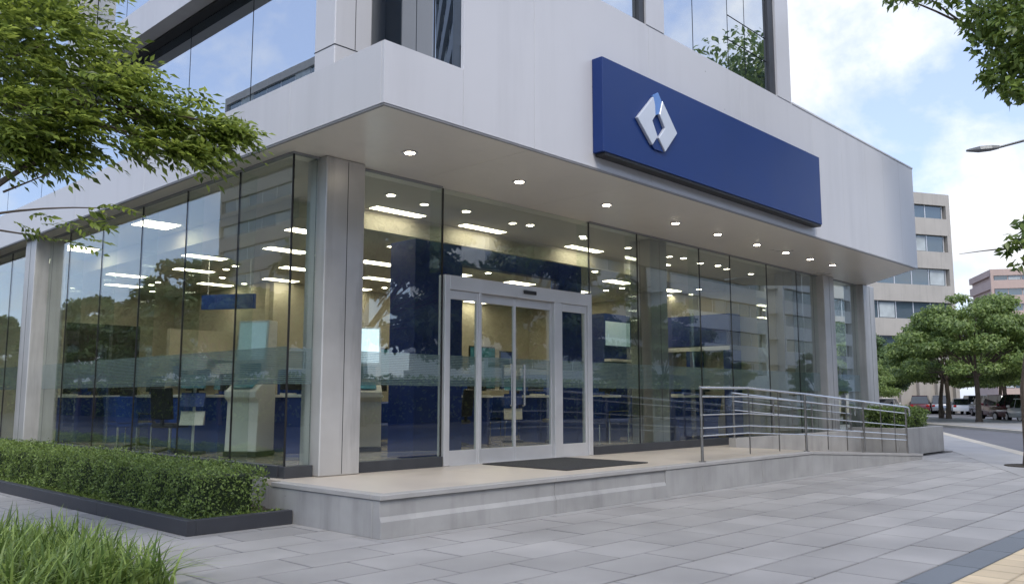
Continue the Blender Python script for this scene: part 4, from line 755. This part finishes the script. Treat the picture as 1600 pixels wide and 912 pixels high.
for src, x, y, rz, lb in ((cw, 1612, 660, 215, 'white car cut off by the right picture edge'), (cm, 1596, 659, 222, 'maroon car at the right edge in front of the white one'), (cs, 1470, 646, 200, 'silver car half hidden by the twin trunks')): copy_tree(src, at_px(x, y), R(rz), lb, 'cars parked across the road')
ck = car('parked_car', 'black sedan parked left of the twin trunks', 'car_black'); ck.location = at_px(1462, 645); ck.rotation_euler.z = R(195)
for src, x, y, rz, lb in ((cw, 1388, 646, 190, 'small white car glimpsed just right of the end column'), (ck, 1425, 644, 195, 'black sedan before the shop columns'), (cm, 1398, 643, 190, 'dark red car before the shop columns'), (cs, 1580, 641, 200, 'silver car far behind the maroon one'), (cw, 1535, 638, 200, 'white car far down the street')): copy_tree(src, at_px(x, y), R(rz), lb, 'cars parked across the road')
for src, x, y, rz, lb in ((cm, 1440, 646, 195, 'maroon car between the black sedan and the twin trunks'), (cs, 1522, 647, 205, 'silver car between the two median trees'), (ck, 1582, 650, 210, 'black car squeezed behind the maroon one'), (cw, 1486, 642, 200, 'white car in the second row behind the twin trunks')): copy_tree(src, at_px(x, y), R(rz), lb, 'cars parked across the road')
bo = thing('bollard', 'slim dark bollard on the median left of the twin trunks', 'bollard', tuple(at_px(1453, 650)), group='slim bollards'); MB().tube([(0,0,-.02),(0,0,.95)], .05, 8).build('shaft', 'lamp_grey', bo, smooth=True, local=True); MB().tube([(0,0,.95),(0,0,1.02),(0,0,1.05)], [.06,.06,.02], 8).build('cap', 'lamp_grey', bo, local=True)
for x, y, lb in ((1510, 651, 'slim dark bollard between the two median trees'), (1547, 653, 'slim dark bollard right of the median tree'), (1586, 662, 'thin bollard near the right edge before the maroon car')): copy_tree(bo, at_px(x, y)+Vector((0,0,.12)), 0, lb, 'slim bollards')
def banner(label, x, y, h, m):
    p = at_px(x, y); t = thing('banner_pole', label, 'banner', tuple(p), group='banners before the shops'); MB().tube([(0,0,-.02),(0,0,h)], .05, 8).build('pole', 'alu', t, smooth=True, local=True)
    V = []; nn = 6
    for i in range(nn):
        for j in range(nn): V.append((.06 + .75*j/(nn-1)*.6 + .1*i/(nn-1), .12*math.sin(j*1.3+i*.5), h - .1 - 1.5*i/(nn-1)))
    V2 = [(a, b+.02, c) for a, b, c in V]; F = []
    for i in range(nn-1):
        for j in range(nn-1): q = i*nn+j; F += [(q, q+1, q+nn+1, q+nn), (q+nn*nn, q+nn*nn+nn, q+nn*nn+nn+1, q+nn*nn+1)]
    MB().add(V, F).build('flag', m, t, smooth=True, local=True); t.rotation_euler.z = R(-45); return t
for a in (('white banner on a tall pole close to the end column', 1384, 640, 5.2, 'flag_white'), ('white feather banner before the shops', 1402, 640, 5.6, 'flag_white'), ('orange banner before the shops', 1423, 641, 4.8, 'flag_orange'), ('red banner left of the twin trunks', 1443, 641, 4.6, 'flag_red'), ('red and green banner right of the twin trunks', 1508, 639, 5.6, 'flag_red'), ('orange banner above the parked cars', 1560, 640, 5.4, 'flag_orange'), ('blue banner at the right edge above the cars', 1592, 640, 5.0, 'flag_blue')): banner(*a)

def facade_building(name, label, loc, rz, W, D, H, storeys, cols, wall, band=True, base_h=4.0, wh=.55, ww=.72, group=None, frame='alu'):
    """block with recessed window strips: every window is a part with its pane"""
    t = thing(name, label, 'building', loc, rz, group); sh_ = (H-base_h)/storeys
    MB().box(-W/2+.5, W/2-.5, .5, D, 0, H-.3).build('body', wall, t, local=True); MB().box(-W/2, W/2, 0, D+.2, H-1.2, H).build('parapet', wall, t, local=True)
    wme = MB().box(0, 1, 0, .12, 0, 1).mesh('window', 'window'); fme = MB().box(0, 1, -.03, .14, 0, 1).mesh('mullion', frame)
    for k in range(storeys):
        z = base_h + k*sh_
        MB().box(-W/2, W/2, 0, D+.1, z - (1-wh)*sh_*.5, z + (1-wh)*sh_*.5).build('floor_band', wall, t, local=True)
        cw_ = (W-1.4)/cols
        for c in range(cols):
            x = -W/2+.7 + c*cw_; q = bpy.data.objects.new('window', wme); COL.objects.link(q); q.parent = t; q.location = (x, .36, z + (1-wh)*sh_*.5); q.scale = (cw_-.08, 1, wh*sh_)
            m_ = bpy.data.objects.new('mullion', fme); COL.objects.link(m_); m_.parent = t; m_.location = (x+cw_-.1, .36, z + (1-wh)*sh_*.5); m_.scale = (.1, 1, wh*sh_)
            if (c*7+k*3) % 4 == 0: MB().box(x+.1, x+cw_-.25, .30, .352, z+(1-wh)*sh_*.5 + .1, z+(1-wh)*sh_*.5 + wh*sh_*.9).build('blind', 'curtain', t, local=True)
        for s in (-1, 1): MB().box(s*W/2 - (.5 if s > 0 else 0), s*W/2 + (.5 if s < 0 else 0), .002, .6, z+(1-wh)*sh_*.5, z+sh_-(1-wh)*sh_*.5).build('end_pier', wall, t, local=True)
    for k in range(cols+1): x = -W/2 + .3 + k*(W-.6)/cols; MB().box(x-.25, x+.25, .1, .6, 0, base_h-(1-wh)*sh_*.5-.001).build('shop_pier', wall, t, local=True)
    MB().box(-W/2+.5, W/2-.5, .9, 1.0, 0, base_h).build('shop_glass', 'car_glass', t, local=True)
    return t
oc = ray_pt(1398, 621, 92)
facade_building('office_block', 'beige concrete office block with dark ribbon windows beyond the bank', (oc.x, oc.y, -.1), R(43.6-90+18), 16.5, 14, 22.3, 5, 7, 'concrete', base_h=5.0, wh=.50)
pk = ray_pt(1622, 621, 185); facade_building('pink_block', 'pinkish far apartment block behind the median trees', (pk.x, pk.y, -.1), R(-60), 13, 14, 25.5, 8, 5, 'pink', base_h=2.5, wh=.45, frame='pink')
wl = 'white apartment block across the side street, mirrored in the glass'
for k, (x, y, w, h) in enumerate(((-32, 86, 16, 12), (-34, 108, 18, 14), (-33, 132, 20, 12))): facade_building('apartment_house', wl, (x, y, 0), R(90), w, 10, h, int(h//3.2), 6, 'render_white', base_h=3, wh=.5, group='apartments mirrored in the side glass')
facade_building('stone_block', 'tall grey stone block mirrored in the upper side glass', (-54, 111, 0), R(90), 33, 16, 50, 11, 8, 'concrete', base_h=5, wh=.5); facade_building('slate_tower', 'dark slate tower mirrored in the corner window', (-40, 60, 0), R(128), 26, 14, 52, 9, 6, 'dark_tower', base_h=5, wh=.6)
fl = 'white apartment block behind the plaza, mirrored in the front glass'
for k, (x, y, w, h) in enumerate(((58, -30, 20, 19), (80, -27, 20, 22), (104, -27, 20, 18), (10, -42, 24, 14), (34, -40, 20, 17))): facade_building('apartment_house', fl, (x, y, 0), R(180), w, 10, h, int(h//3.2), 7, 'render_white', base_h=3, wh=.48, group='apartments mirrored in the front glass')
hedge('added_hedge', 'added dark hedge across the side street, dimming the side glass reflections', -16.5, -15.3, 18, 120, -.1, 2.6, 9000, .3)  # unseen hedges added to darken the bright gap mirrored under the trees
hedge('added_hedge', 'added dark hedge behind the plaza, dimming the front glass reflections', -20, 70, -22.6, -21.4, -.1, 2.6, 9000, .3)
